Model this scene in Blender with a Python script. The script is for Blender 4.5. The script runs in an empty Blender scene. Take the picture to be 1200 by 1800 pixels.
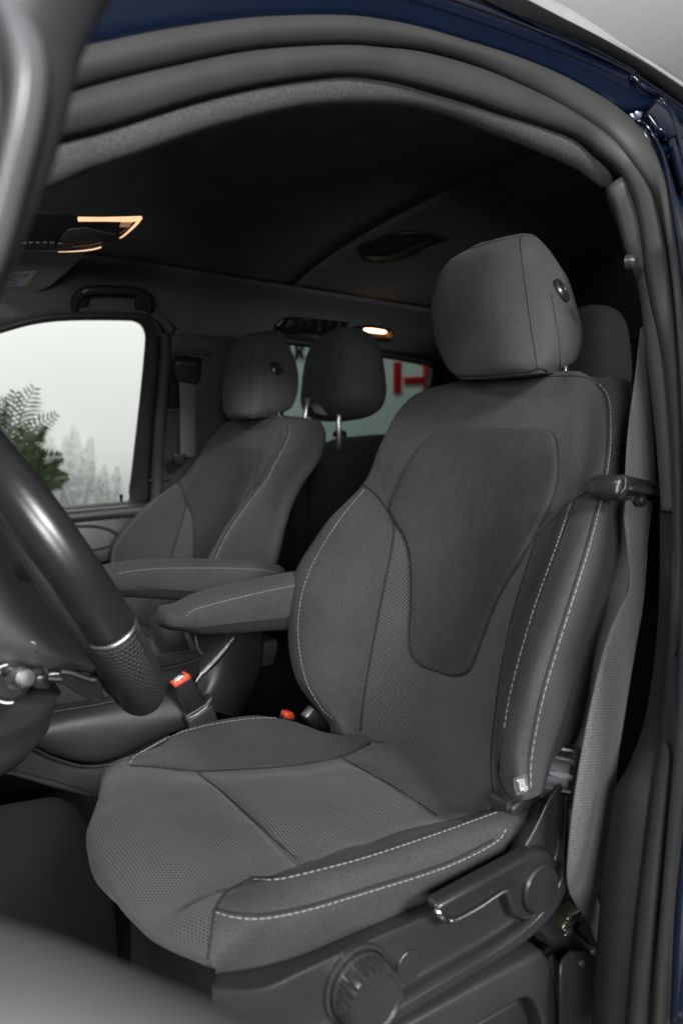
import bpy, bmesh, math, random
import numpy as np
from mathutils import Vector
from mathutils.bvhtree import BVHTree

random.seed(4); rng = np.random.default_rng(4)
sc = bpy.context.scene
COL = sc.collection

# ------------------------------------------------------------------ camera
# vehicle axes: +x rearwards, +y towards the passenger side, +z up (m)
FPX, TH, PIT = 1250.0, math.radians(32.6), math.atan(65 / 1250.0)
CP = np.array([0.0, 0.0, 1.4])
R_ = np.array([math.cos(TH), -math.sin(TH), 0.0])
H_ = np.array([math.sin(TH), math.cos(TH), 0.0])
F_ = H_ * math.cos(PIT) - np.array([0, 0, 1.0]) * math.sin(PIT)
U_ = np.cross(R_, F_)
cd = bpy.data.cameras.new('camera')
cam = bpy.data.objects.new('camera', cd); COL.objects.link(cam)
cd.sensor_fit = 'VERTICAL'; cd.sensor_height = 36.0; cd.lens = 25.0
cd.clip_start = 0.02; cd.clip_end = 200
cam.location = CP
cam.rotation_euler = (math.pi / 2 - PIT, 0, -TH)
cd.dof.use_dof = True; cd.dof.focus_distance = 0.95; cd.dof.aperture_fstop = 4.0
sc.camera = cam

# ------------------------------------------------------------------ world and lamps
w = bpy.data.worlds.new('World'); sc.world = w; w.use_nodes = True
bg = w.node_tree.nodes['Background']
bg.inputs[0].default_value = (0.86, 0.90, 1.0, 1); bg.inputs[1].default_value = 0.05

def area(name, loc, target, size, size_y, power, col=(1, .985, .965)):
    d = bpy.data.lights.new(name, 'AREA'); d.shape = 'RECTANGLE'
    d.size = size; d.size_y = size_y; d.energy = power; d.color = col
    o = bpy.data.objects.new(name, d); COL.objects.link(o)
    o.location = loc
    o.rotation_euler = (Vector(target) - Vector(loc)).to_track_quat('-Z', 'Y').to_euler()
    return o
area('ceiling_or_added_lamp', (0.35, -2.0, 2.6), (0.6, 0.7, 1.15), 0.9, 0.4, 150)
area('ceiling_or_added_lamp', (-1.7, 0.5, 3.0), (0.5, 0.9, 1.1), 0.9, 0.3, 42)
area('ceiling_or_added_lamp', (1.2, 3.7, 4.3), (1.2, 4.6, 1.0), 6.0, 0.6, 142, (1, .985, .97))
area('ceiling_or_added_lamp', (4.2, 2.6, 3.2), (4.4, 2.9, 4.8), 3.0, 2.0, 26)  # added uplight, out of view, brightens the showroom ceiling above the roof
area('soft_lamp', (-0.40, -0.80, 1.55), (0.75, 0.9, 1.35), 0.5, 0.35, 29, (.965, .985, 1))
sc.view_settings.view_transform = 'Standard'; sc.view_settings.look = 'None'
sc.view_settings.exposure = 0.0; sc.view_settings.gamma = 1.0
try:
    sc.cycles.max_bounces = 8; sc.cycles.use_denoising = True
    sc.cycles.sample_clamp_indirect = 4.0
except Exception:
    pass

# ------------------------------------------------------------------ measuring helpers: sight line -> point on a real surface
def ray(u, v): return F_ + (u - 600) / FPX * R_ - (v - 900) / FPX * U_
def T(u, v, t): return CP + ray(u, v) * t
def Y(u, v, y): d = ray(u, v); return CP + d * (y / d[1])
def X(u, v, x): d = ray(u, v); return CP + d * (x / d[0])
def Z(u, v, z): d = ray(u, v); return CP + d * ((z - 1.4) / d[2])
def BK(u, v, n=0.0):                    # backrest plane, n metres in front of it
    d = ray(u, v); return CP + d * ((.735 - n) / (d[0] - .27 * d[2]))
def ynear(z): return .36 + max(0.0, z - 1.3) * .5 + max(0.0, 1.3 - z) * .0
def NS(u, v, off=0.0):                   # near body side (door aperture), leaning in above the belt line
    d = ray(u, v); lo, hi = .15, 3.0
    f = lambda t: CP[1] + d[1] * t - (ynear(CP[2] + d[2] * t) + off)
    for _ in range(40):
        m = (lo + hi) / 2
        if f(m) > 0: hi = m
        else: lo = m
    return CP + d * hi
def FS(u, v, off=0.0):                   # far body side, mirror of the near one
    d = ray(u, v); lo, hi = .3, 6.0
    f = lambda t: CP[1] + d[1] * t - (2.5 - ynear(CP[2] + d[2] * t) + off)
    for _ in range(40):
        m = (lo + hi) / 2
        if f(m) > 0: hi = m
        else: lo = m
    return CP + d * hi
def roofz(y):
    q = abs(y - 1.25) / .66
    return 1.985 - .06 * q ** 2 - .05 * max(0, q - .45) ** 2
def RF(u, v):                            # underside of the roof
    d = ray(u, v); lo, hi = .3, 8.0
    f = lambda t: CP[2] + d[2] * t - roofz(CP[1] + d[1] * t)
    for _ in range(40):
        m = (lo + hi) / 2
        if f(m) > 0: hi = m
        else: lo = m
    return CP + d * hi

# ------------------------------------------------------------------ materials
def nodes(name):
    m = bpy.data.materials.new(name); m.use_nodes = True
    nt = m.node_tree; b = nt.nodes['Principled BSDF']
    return m, nt, b
def N(nt, t, **kw):
    n = nt.nodes.new(t)
    for k, v in kw.items(): setattr(n, k, v)
    return n
def math_(nt, op, a, b=None, c=None):
    n = N(nt, 'ShaderNodeMath', operation=op)
    for i, x in enumerate((a, b, c)):
        if x is None: continue
        if isinstance(x, (int, float)): n.inputs[i].default_value = x
        else: nt.links.new(x, n.inputs[i])
    return n.outputs[0]
def mixc(nt, fac, c1, c2):
    n = N(nt, 'ShaderNodeMix', data_type='RGBA')
    nt.links.new(fac, n.inputs[0])
    for i, c in ((6, c1), (7, c2)):
        if isinstance(c, tuple): n.inputs[i].default_value = (*c, 1)
        else: nt.links.new(c, n.inputs[i])
    return n.outputs[2]
def ramp(nt, fac, a, b):
    n = N(nt, 'ShaderNodeMapRange'); n.clamp = True
    nt.links.new(fac, n.inputs[0]); n.inputs[1].default_value = a; n.inputs[2].default_value = b
    return n.outputs[0]
def noise(nt, scale, detail=3, rough=.55, vec=None):
    n = N(nt, 'ShaderNodeTexNoise'); n.inputs['Scale'].default_value = scale
    n.inputs['Detail'].default_value = detail; n.inputs['Roughness'].default_value = rough
    if vec is None:
        t = N(nt, 'ShaderNodeTexCoord'); vec = t.outputs['Object']
    nt.links.new(vec, n.inputs['Vector'])
    return n.outputs[0]
def bump(nt, b, h, strength, dist):
    n = N(nt, 'ShaderNodeBump'); n.inputs['Strength'].default_value = strength; n.inputs['Distance'].default_value = dist
    nt.links.new(h, n.inputs['Height']); nt.links.new(n.outputs[0], b.inputs['Normal'])
def S(b, **kw):
    al = dict(spec='Specular IOR Level', rough='Roughness', metal='Metallic', coat='Coat Weight', coatr='Coat Roughness',
              sheen='Sheen Weight', sheenr='Sheen Roughness', trans='Transmission Weight', emis='Emission Strength')
    for k, v in kw.items(): b.inputs[al[k]].default_value = v

def cloth(name, c, fine=650, var=.95, sheen=.10):
    m, nt, b = nodes(name)
    f = noise(nt, fine, 2, .7); g = noise(nt, 9, 4)
    k = math_(nt, 'MULTIPLY_ADD', ramp(nt, f, .25, .75), var, 1 - var / 2)
    k = math_(nt, 'MULTIPLY', k, math_(nt, 'MULTIPLY_ADD', g, .6, .7))
    v = N(nt, 'ShaderNodeVectorMath', operation='SCALE'); v.inputs[0].default_value = c; nt.links.new(k, v.inputs['Scale'])
    nt.links.new(v.outputs[0], b.inputs['Base Color'])
    S(b, rough=.9, spec=.25, sheen=sheen, sheenr=.5)
    b.inputs['Sheen Tint'].default_value = (*[min(1, x * 6) for x in c], 1)
    h = math_(nt, 'ADD', f, math_(nt, 'MULTIPLY', noise(nt, 28, 4, .6), 4.0))
    bump(nt, b, h, .55, .0009)
    return m
def knit(name, thread, hole, a=.0044, bb=.0034):
    """open spacer-mesh fabric: staggered holes in a grid of threads, laid out in metres along the UVs"""
    m, nt, b = nodes(name)
    uv = N(nt, 'ShaderNodeTexCoord').outputs['UV']
    s = N(nt, 'ShaderNodeSeparateXYZ'); nt.links.new(uv, s.inputs[0])
    v = math_(nt, 'ADD', math_(nt, 'DIVIDE', s.outputs[1], bb), math_(nt, 'MULTIPLY', noise(nt, 7, 2), 4.0)); row = math_(nt, 'FLOOR', v)
    odd = math_(nt, 'MULTIPLY', math_(nt, 'FLOORED_MODULO', row, 2.0), .5)
    u = math_(nt, 'ADD', math_(nt, 'ADD', math_(nt, 'DIVIDE', s.outputs[0], a), odd), math_(nt, 'MULTIPLY', noise(nt, 9, 2), 5.0))
    fu = math_(nt, 'ABSOLUTE', math_(nt, 'SUBTRACT', math_(nt, 'FRACT', u), .5))
    fv = math_(nt, 'ABSOLUTE', math_(nt, 'SUBTRACT', math_(nt, 'FRACT', v), .5))
    d = math_(nt, 'SQRT', math_(nt, 'ADD', math_(nt, 'POWER', math_(nt, 'MULTIPLY', fu, 1.0), 2.0), math_(nt, 'POWER', math_(nt, 'MULTIPLY', fv, .95), 2.0)))
    k = ramp(nt, d, .29, .44)
    g = noise(nt, 7, 3); f = noise(nt, 1400, 2)
    thr = N(nt, 'ShaderNodeVectorMath', operation='SCALE'); thr.inputs[0].default_value = thread
    nt.links.new(math_(nt, 'MULTIPLY', math_(nt, 'MULTIPLY_ADD', g, .5, .75), math_(nt, 'MULTIPLY_ADD', f, .8, .6)), thr.inputs['Scale'])
    nt.links.new(mixc(nt, k, hole, thr.outputs[0]), b.inputs['Base Color'])
    S(b, rough=.75, spec=.3, sheen=.15)
    bump(nt, b, math_(nt, 'ADD', k, math_(nt, 'MULTIPLY', f, .3)), .8, .0012)
    return m
def plastic(name, c, rough=.45, grain=520, gs=.45, spec=.5, coat=0.0):
    m, nt, b = nodes(name)
    f = noise(nt, grain, 2); g = noise(nt, 14, 4)
    k = math_(nt, 'MULTIPLY_ADD', g, .5, .75)
    sp = math_(nt, 'MULTIPLY', ramp(nt, noise(nt, 260, 2, .6), .66, .78), ramp(nt, noise(nt, 11, 3), .45, .7))
    k = math_(nt, 'ADD', k, math_(nt, 'MULTIPLY', sp, .8))
    v = N(nt, 'ShaderNodeVectorMath', operation='SCALE'); v.inputs[0].default_value = c; nt.links.new(k, v.inputs['Scale'])
    nt.links.new(v.outputs[0], b.inputs['Base Color'])
    nt.links.new(math_(nt, 'MULTIPLY_ADD', g, .16, rough - .08), b.inputs['Roughness'])
    S(b, spec=spec, coat=coat)
    if gs: bump(nt, b, f, gs, .0003)
    return m
def metal(name, c, rough=.2):
    m, nt, b = nodes(name); b.inputs['Base Color'].default_value = (*c, 1); S(b, metal=1.0)
    nt.links.new(math_(nt, 'MULTIPLY_ADD', noise(nt, 60, 3), .2, rough - .08), b.inputs['Roughness'])
    return m
def glow(name, c, e, base=(.5, .4, .3)):
    m, nt, b = nodes(name); b.inputs['Base Color'].default_value = (*base, 1)
    b.inputs['Emission Color'].default_value = (*c, 1); S(b, emis=e, rough=.3)
    nt.links.new(math_(nt, 'MULTIPLY_ADD', noise(nt, 90, 2), .3, .2), b.inputs['Roughness'])
    return m
def flat(name, c, rough=.6, gs=14, amt=.12):
    m, nt, b = nodes(name); S(b, rough=rough, spec=.3)
    v = N(nt, 'ShaderNodeVectorMath', operation='SCALE'); v.inputs[0].default_value = c
    nt.links.new(math_(nt, 'MULTIPLY_ADD', noise(nt, gs, 3), amt, 1 - amt / 2), v.inputs['Scale'])
    nt.links.new(v.outputs[0], b.inputs['Base Color'])
    return m
def webbing(name, c):
    m, nt, b = nodes(name)
    uv = N(nt, 'ShaderNodeTexCoord').outputs['UV']
    s = N(nt, 'ShaderNodeSeparateXYZ'); nt.links.new(uv, s.inputs[0])
    wv = math_(nt, 'SINE', math_(nt, 'MULTIPLY', s.outputs[1], 2 * math.pi / .0030))
    wu = math_(nt, 'SINE', math_(nt, 'MULTIPLY', s.outputs[0], 2 * math.pi / .0026))
    ns = noise(nt, 500, 3, .6, uv)
    mp = N(nt, 'ShaderNodeMapping'); mp.inputs['Scale'].default_value = (260, 900, 1); nt.links.new(uv, mp.inputs[0]); n2 = noise(nt, 1.0, 3, .6, mp.outputs[0])
    h = math_(nt, 'ADD', math_(nt, 'MULTIPLY', wv, math_(nt, 'MULTIPLY_ADD', wu, .2, .35)), math_(nt, 'MULTIPLY_ADD', n2, 3.0, -.8))
    k = math_(nt, 'MULTIPLY_ADD', ramp(nt, h, -.2, 1.6), 1.3, .30)
    v = N(nt, 'ShaderNodeVectorMath', operation='SCALE'); v.inputs[0].default_value = c; nt.links.new(k, v.inputs['Scale'])
    nt.links.new(v.outputs[0], b.inputs['Base Color']); S(b, rough=.55, spec=.4, sheen=.2)
    bump(nt, b, h, .7, .0007)
    return m

M = {}
M['cloth'] = cloth('charcoal_cloth', (.041, .041, .042))
M['panel'] = cloth('anthracite_neoprene', (.0275, .0278, .0288), 520, .9, .12)
M['knit'] = knit('spacer_mesh_fabric', (.066, .067, .063), (.006, .007, .0068))
M['thread'] = flat('pale_thread', (.26, .256, .245), .6, 600, .4)
M['thread_grey'] = flat('grey_thread', (.22, .22, .21), .6, 600, .4)
M['seam'] = flat('seam_shadow_cloth', (.018, .018, .019), .9)
M['trim'] = plastic('grained_grey_plastic', (.024, .0255, .027), .36)
M['trim_dark'] = plastic('grained_black_plastic', (.022, .022, .024), .45)
M['trim_blue'] = plastic('slate_grey_plastic', (.030, .0325, .0345), .55)
M['gloss'] = plastic('gloss_black_plastic', (.010, .010, .011), .16, 50, 0)
M['satin'] = plastic('satin_black_plastic', (.016, .016, .017), .32, 900, .1)
M['rubber'] = plastic('door_seal_rubber', (.027, .027, .027), .6, 500, .4, .35)
M['trim_rail'] = plastic('pale_grey_roof_strip', (.24, .245, .245), .4, 300, .1)
M['rubber_dark'] = plastic('black_rubber', (.016, .016, .017), .55, 900, .2, .4)
M['felt'] = cloth('headliner_felt', (.055, .055, .058), 450, 1.0, .1)
M['head'] = cloth('black_headliner', (.072, .072, .073), 500, .9, .08)
M['leather'] = plastic('smooth_black_leather', (.012, .0125, .013), .27, 260, .25)
M['chrome'] = metal('chrome', (.80, .80, .80), .15)
M['steel'] = metal('zinc_steel', (.55, .50, .38), .35)
M['brushed'] = metal('satin_grey_metal', (.35, .36, .37), .38)
M['web'] = webbing('belt_webbing', (.088, .088, .090))
M['orange'] = plastic('orange_red_plastic', (.78, .085, .030), .35, 300, .05)
M['carpet'] = cloth('black_carpet', (.018, .018, .018), 350, .8, .2)
M['lamp'] = glow('warm_lamp_lens', (1.0, .62, .30), 9.0)
M['lamp_soft'] = glow('amber_edge_light', (1.0, .60, .33), 1.1, (.4, .3, .2))
M['wall'] = flat('white_showroom_wall', (.80, .815, .80), .45, 2, .05)
M['ceil'] = flat('pale_ceiling', (.62, .62, .64), .7, 3, .06)
M['floor'] = plastic('dark_showroom_floor', (.07, .07, .072), .35, 30, .02)
M['red'] = plastic('red_letter_plastic', (.50, .010, .014), .35, 60, 0)
M['blackletter'] = plastic('black_letter_plastic', (.012, .012, .012), .4, 60, 0)
M['paper'] = flat('label_paper', (.42, .46, .42), .6, 60, .2)
M['paper_green'] = flat('label_green_print', (.22, .33, .10), .6, 60, .2)
M['ink'] = flat('grey_ink', (.20, .21, .21), .6, 60, .2)
M['tag'] = flat('grey_woven_tag', (.075, .075, .075), .8, 300, .3)
M['white'] = flat('white_woven_print', (.42, .42, .41), .8, 300, .2)
M['leaf'] = flat('palm_leaf', (.115, .165, .085), .45, 30, .7)
M['palegrey'] = flat('pale_grey_leaf', (.655, .685, .67), .8, 20, .2)
M['paler'] = flat('paler_grey_leaf', (.72, .745, .73), .8, 20, .2)
def paint():
    m, nt, b = nodes('dark_blue_metallic_paint')
    f = noise(nt, 2500, 1)
    nt.links.new(mixc(nt, ramp(nt, f, .45, .75), (.0004, .0022, .009), (.0018, .012, .046)), b.inputs['Base Color'])
    S(b, metal=.35, rough=.32, coat=.8, coatr=.03)
    return m
M['paint'] = paint()
def glass():
    m, nt, b = nodes('clear_window_glass')
    nt.nodes.remove(b); out = nt.nodes['Material Output']
    tr = N(nt, 'ShaderNodeBsdfTransparent'); tr.inputs[0].default_value = (.97, .985, .975, 1)
    gl = N(nt, 'ShaderNodeBsdfGlossy'); gl.inputs['Roughness'].default_value = .02
    lw = N(nt, 'ShaderNodeLayerWeight'); lw.inputs[0].default_value = .25
    mx = N(nt, 'ShaderNodeMixShader')
    nt.links.new(math_(nt, 'MULTIPLY', lw.outputs['Fresnel'], .5), mx.inputs[0])
    nt.links.new(tr.outputs[0], mx.inputs[1]); nt.links.new(gl.outputs[0], mx.inputs[2]); nt.links.new(mx.outputs[0], out.inputs[0])
    return m
M['glass'] = glass()
def glass_tint():
    m = M['glass'].copy(); m.name = 'tinted_window_glass'
    for n in m.node_tree.nodes:
        if n.type == 'BSDF_TRANSPARENT': n.inputs[0].default_value = (.42, .485, .46, 1)
    return m
M['tint'] = glass_tint()
def perf():
    """leather with rows of punched holes"""
    m, nt, b = nodes('perforated_leather')
    uv = N(nt, 'ShaderNodeTexCoord').outputs['UV']
    s = N(nt, 'ShaderNodeSeparateXYZ'); nt.links.new(uv, s.inputs[0])
    v = math_(nt, 'DIVIDE', s.outputs[1], .0042); odd = math_(nt, 'MULTIPLY', math_(nt, 'FLOORED_MODULO', math_(nt, 'FLOOR', v), 2.0), .5)
    u = math_(nt, 'ADD', math_(nt, 'DIVIDE', s.outputs[0], .0044), odd)
    fu = math_(nt, 'SUBTRACT', math_(nt, 'FRACT', u), .5); fv = math_(nt, 'SUBTRACT', math_(nt, 'FRACT', v), .5)
    d = math_(nt, 'SQRT', math_(nt, 'ADD', math_(nt, 'POWER', fu, 2.0), math_(nt, 'POWER', fv, 2.0)))
    k = ramp(nt, d, .22, .40)
    nt.links.new(mixc(nt, k, (.003, .003, .003), (.034, .034, .034)), b.inputs['Base Color'])
    S(b, rough=.48, spec=.4); bump(nt, b, k, .9, .0012)
    return m
M['perf'] = perf()

# ------------------------------------------------------------------ building helpers
def cr(P, n):
    """Catmull-Rom through the points P, n steps a segment"""
    P = np.asarray(P, float); out = []
    for i in range(len(P) - 1):
        p1, p2 = P[i], P[i + 1]
        p0 = P[i - 1] if i else 2 * p1 - p2
        p3 = P[i + 2] if i + 2 < len(P) else 2 * p2 - p1
        t = np.arange(n)[:, None] / n if P.ndim == 2 else (np.arange(n) / n).reshape(-1, 1, 1)
        out.append(.5 * (2 * p1 + (p2 - p0) * t + (2 * p0 - 5 * p1 + 4 * p2 - p3) * t ** 2 + (3 * p1 - p0 - 3 * p2 + p3) * t ** 3))
    out.append(P[-1][None]); return np.concatenate(out)
def crc(P, n):
    P = np.asarray(P, float); k = len(P)
    Q = np.concatenate([P[-2:], P, P[:3]]); o = cr(Q, n)
    return o[2 * n:(2 + k) * n]
def resample(P, k):
    P = np.asarray(P, float); d = np.r_[0, np.cumsum(np.linalg.norm(np.diff(P, axis=0), axis=1))]
    s = np.linspace(0, d[-1], k)
    return np.stack([np.interp(s, d, P[:, i]) for i in range(P.shape[1])], 1)
def smooth2(P, k): return resample(cr(P, 8), k)
def link(name, verts, faces, mat, parent=None, smooth=True, uvs=None, mi=None, mats=None):
    me = bpy.data.meshes.new(name)
    me.from_pydata([tuple(map(float, v)) for v in verts], [], faces)
    for m in (mats or [mat]): me.materials.append(m)
    if mi is not None: me.polygons.foreach_set('material_index', mi)
    if smooth: me.polygons.foreach_set('use_smooth', [True] * len(me.polygons))
    if uvs is not None:
        L = me.uv_layers.new(name='UVMap'); idx = np.empty(len(me.loops), int); me.loops.foreach_get('vertex_index', idx)
        L.data.foreach_set('uv', np.asarray(uvs, float)[idx].ravel())
    me.update()
    o = bpy.data.objects.new(name, me); COL.objects.link(o)
    if parent is not None: o.parent = parent
    return o
def recalc(o):
    bm = bmesh.new(); bm.from_mesh(o.data); bmesh.ops.recalc_face_normals(bm, faces=bm.faces); bm.to_mesh(o.data); bm.free(); return o
def thing(name, label, cat, group=None, loc=(0, 0, 0)):
    o = bpy.data.objects.new(name, None); COL.objects.link(o); o.empty_display_size = .05
    o['label'] = label; o['category'] = cat
    if group: o['group'] = group
    return o
def tag(o, label, cat, group=None):
    o['label'] = label; o['category'] = cat
    if group: o['group'] = group
    return o
def struct(o): o['kind'] = 'structure'; return o
def stuff(o): o['kind'] = 'stuff'; return o

def loft(name, G, mat, parent, su=5, sv=5, closed=False, caps=(False, False), mats=None, mifn=None, uv0=None):
    """smooth skin over a net of control points G[row][col]"""
    G = np.asarray(G, float)
    A = cr(G, sv)                                            # along rows
    B = np.stack([crc(r, su) if closed else cr(r, su) for r in A])
    nr, nc = B.shape[:2]
    V = B.reshape(-1, 3); F = []; mi = []
    for i in range(nr - 1):
        for j in range(nc if closed else nc - 1):
            j2 = (j + 1) % nc
            F.append((i * nc + j, i * nc + j2, (i + 1) * nc + j2, (i + 1) * nc + j))
            if mifn: mi.append(mifn((i + .5) / sv, (j + .5) / su))
    V = list(V)
    for end, on in ((0, caps[0]), (nr - 1, caps[1])):
        if on:
            c = len(V); V.append(B[end].mean(0))
            for j in range(nc):
                a, b = end * nc + j, end * nc + (j + 1) % nc
                F.append((c, b, a) if end == 0 else (c, a, b)); mi.append(0)
    jc = int((uv0 if uv0 is not None else G.shape[1] / 2) * su); jc = min(jc, nc - 1)
    du = np.concatenate([np.zeros((nr, 1)), np.cumsum(np.linalg.norm(np.diff(B, axis=1), axis=2), axis=1)], 1)
    du = du - du[:, jc:jc + 1]
    dv = np.r_[0, np.cumsum(np.linalg.norm(np.diff(B[:, jc], axis=0), axis=1))]
    uv = np.stack([du, np.repeat(dv[:, None], nc, 1)], 2).reshape(-1, 2)
    uv = np.concatenate([uv, np.zeros((len(V) - len(uv), 2))])
    o = link(name, V, F, mat, parent, True, uv, mi if mifn else None, mats)
    return recalc(o)
def frames(P):
    P = np.asarray(P, float); t = np.gradient(P, axis=0); t /= np.linalg.norm(t, axis=1)[:, None] + 1e-12
    n = np.cross(t[0], [0, 0, 1.0])
    if np.linalg.norm(n) < 1e-3: n = np.cross(t[0], [1.0, 0, 0])
    n /= np.linalg.norm(n); Ns = []
    for k in range(len(P)):
        n = n - t[k] * (n @ t[k]); n /= np.linalg.norm(n); Ns.append(n)
    Ns = np.array(Ns); return t, Ns, np.cross(t, Ns)
def tube_data(P, r, sides=10, caps=True, ry=None):
    P = np.asarray(P, float); t, a, b = frames(P); k = len(P)
    r = np.broadcast_to(r, k); ry = r if ry is None else np.broadcast_to(ry, k)
    th = np.arange(sides) * 2 * np.pi / sides
    V = P[:, None] + (np.cos(th)[None, :, None] * a[:, None] * r[:, None, None] + np.sin(th)[None, :, None] * b[:, None] * ry[:, None, None])
    V = V.reshape(-1, 3).tolist(); F = []
    for i in range(k - 1):
        for j in range(sides):
            j2 = (j + 1) % sides; F.append((i * sides + j, i * sides + j2, (i + 1) * sides + j2, (i + 1) * sides + j))
    if caps:
        F.append(tuple(range(sides))[::-1]); F.append(tuple((k - 1) * sides + j for j in range(sides)))
    d = np.r_[0, np.cumsum(np.linalg.norm(np.diff(P, axis=0), axis=1))]
    uv = [(th[j] * r[i], d[i]) for i in range(k) for j in range(sides)]
    return V, F, uv
def tube(name, P, r, mat, parent=None, sides=10, ry=None, n=0):
    if n: P = cr(P, n)
    V, F, uv = tube_data(P, r, sides, True, ry)
    return recalc(link(name, V, F, mat, parent, True, uv))
class MB:
    def __init__(s): s.V, s.F, s.mi = [], [], []
    def add(s, V, F, m=0):
        b = len(s.V); s.V += [tuple(v) for v in V]; s.F += [tuple(i + b for i in f) for f in F]; s.mi += [m] * len(F)
    def tube(s, P, r, sides=6, m=0, ry=None): V, F, _ = tube_data(P, r, sides, True, ry); s.add(V, F, m)
    def build(s, name, mat, parent=None, smooth=True, mats=None): return recalc(link(name, s.V, s.F, mat, parent, smooth, None, s.mi, mats))
def dashes(P, dash=.0048, gap=.0014, r=.0008):
    """a row of single thread stitches along P"""
    d = np.r_[0, np.cumsum(np.linalg.norm(np.diff(P, axis=0), axis=1))]; mb = MB(); s = 0
    at = lambda q: np.array([np.interp(q, d, P[:, i]) for i in range(3)])
    while s + dash < d[-1]:
        jj = random.uniform(-.0004, .0004)
        a, b = at(s + jj), at(s + dash * random.uniform(.86, 1.04) + jj); m = (a + b) / 2
        mb.tube(np.array([a, a * .8 + b * .2, m, a * .2 + b * .8, b]), np.array([.35, .9, 1, .9, .35]) * r, 5)
        s += dash + gap
    return mb
def prism(name, outline, depth, mat, parent=None, bevel=.002, segs=3, off=(0, 0, 0), smooth=True):
    """a solid with a given outline (3-D points, roughly planar), thickened by the vector depth, edges rounded"""
    O = np.asarray(outline, float) + np.array(off); D = np.array(depth, float); k = len(O)
    V = [*O, *(O + D)]
    F = [tuple(range(k)), tuple(range(2 * k - 1, k - 1, -1))] + [(i, i + k, (i + 1) % k + k, (i + 1) % k) for i in range(k)]
    o = recalc(link(name, V, F, mat, parent, False))
    bm = bmesh.new(); bm.from_mesh(o.data)
    if bevel:
        es = [e for e in bm.edges if len(e.link_faces) == 2 and e.calc_face_angle(0) > .6]
        bmesh.ops.bevel(bm, geom=es, offset=bevel, segments=segs, profile=.5, affect='EDGES', clamp_overlap=True)
    bm.to_mesh(o.data); bm.free()
    o.data.polygons.foreach_set('use_smooth', [True] * len(o.data.polygons))
    try: o.data.set_sharp_from_angle(angle=.7)
    except Exception: pass
    return o
def box(name, c, s, mat, parent=None, bevel=.004, ax=None):
    c = np.array(c, float); ax = np.eye(3) if ax is None else np.array(ax, float)
    h = np.array(s) / 2
    O = [c - ax[0] * h[0] + sy * ax[1] * h[1] + sz * ax[2] * h[2] for sy, sz in ((-1, -1), (1, -1), (1, 1), (-1, 1))]
    return prism(name, O, ax[0] * s[0], mat, parent, bevel)
def basis(n, up=(0, 0, 1)):
    n = np.array(n, float); n /= np.linalg.norm(n); up = (0, 1, 0) if abs(np.dot(up, n)) > .99 else up; a = np.cross(up, n); a /= np.linalg.norm(a); return a, np.cross(n, a), n
def lathe(name, c, n, prof, mat, parent=None, seg=40, ribs=0, ribd=0.0, ribrange=None, ell=1.0, up=(0, 0, 1)):
    """profile [(radius, height along n)] spun round n"""
    a, b, n = basis(n, up); V = []; F = []; c = np.array(c, float)
    for k, (r, h) in enumerate(prof):
        for j in range(seg):
            th = 2 * np.pi * j / seg; rr = r
            if ribs and ribrange and ribrange[0] <= k <= ribrange[1]:
                ph = (j * ribs / seg) % 1.0
                if ph < .3: rr = r - ribd
            V.append(c + n * h + rr * (math.cos(th) * a * ell + math.sin(th) * b))
    m = len(prof)
    for k in range(m - 1):
        for j in range(seg):
            j2 = (j + 1) % seg; F.append((k * seg + j, k * seg + j2, (k + 1) * seg + j2, (k + 1) * seg + j))
    F.append(tuple(range(seg))[::-1]); F.append(tuple((m - 1) * seg + j for j in range(seg)))
    o = recalc(link(name, V, F, mat, parent))
    try: o.data.set_sharp_from_angle(angle=.6)
    except Exception: pass
    return o
def strip(name, e0, e1, mat, parent, bulge=.008, k=60, ns=7, thick=.012, sharp=1.0):
    """a moulding between two edge lines, rounded towards the outside (-y), closed behind"""
    A, B = smooth2(e0, k), smooth2(e1, k); V = []; m = ns + 3
    tg = np.gradient((A + B) / 2, axis=0); nn = np.cross(tg, B - A); nn /= np.linalg.norm(nn, axis=1)[:, None] + 1e-9
    sgn = np.sign((nn * (CP - (A + B) / 2)).sum(1)); nn *= np.where(sgn == 0, 1, sgn)[:, None]
    for i in range(k):
        for s in np.linspace(0, 1, ns + 1):
            V.append(A[i] + (B[i] - A[i]) * s + nn[i] * bulge * (math.sin(math.pi * s) ** sharp if 0 < s < 1 else 0))
        V.append(B[i] - nn[i] * thick); V.append(A[i] - nn[i] * thick)
    F = []
    for i in range(k - 1):
        for j in range(m):
            j2 = (j + 1) % m; F.append((i * m + j, i * m + j2, (i + 1) * m + j2, (i + 1) * m + j))
    F.append(tuple(range(m))[::-1]); F.append(tuple((k - 1) * m + j for j in range(m)))
    return recalc(link(name, V, F, mat, parent))
def bvh(o):
    me = o.data; return BVHTree.FromPolygons([v.co.copy() for v in me.vertices], [tuple(p.vertices) for p in me.polygons])
def pj(p):
    q = np.asarray(p) - CP; d = q @ F_; return np.array([600 + FPX * (q @ R_) / d, 900 - FPX * (q @ U_) / d])
def inside(p, poly):
    x, y = p; c = False; k = len(poly)
    for i in range(k):
        (x1, y1), (x2, y2) = poly[i], poly[i - 1]
        if (y1 > y) != (y2 > y) and x < (x2 - x1) * (y - y1) / (y2 - y1) + x1: c = not c
    return c
def soften(o, amp=.0022):
    """slack and sit-creases of upholstery"""
    from mathutils import noise as mn
    ns = [v.normal.copy() for v in o.data.vertices]
    for v, n in zip(o.data.vertices, ns):
        p = v.co; v.co = p + n * (amp * mn.noise(p * 11) + amp * .45 * mn.noise(p * 27 + Vector((3, 1, 7))) + amp * .25 * (1 - abs(mn.noise(Vector((p.x * 18, p.y * 9, p.z * 24))))) )
    o.data.update()
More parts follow.
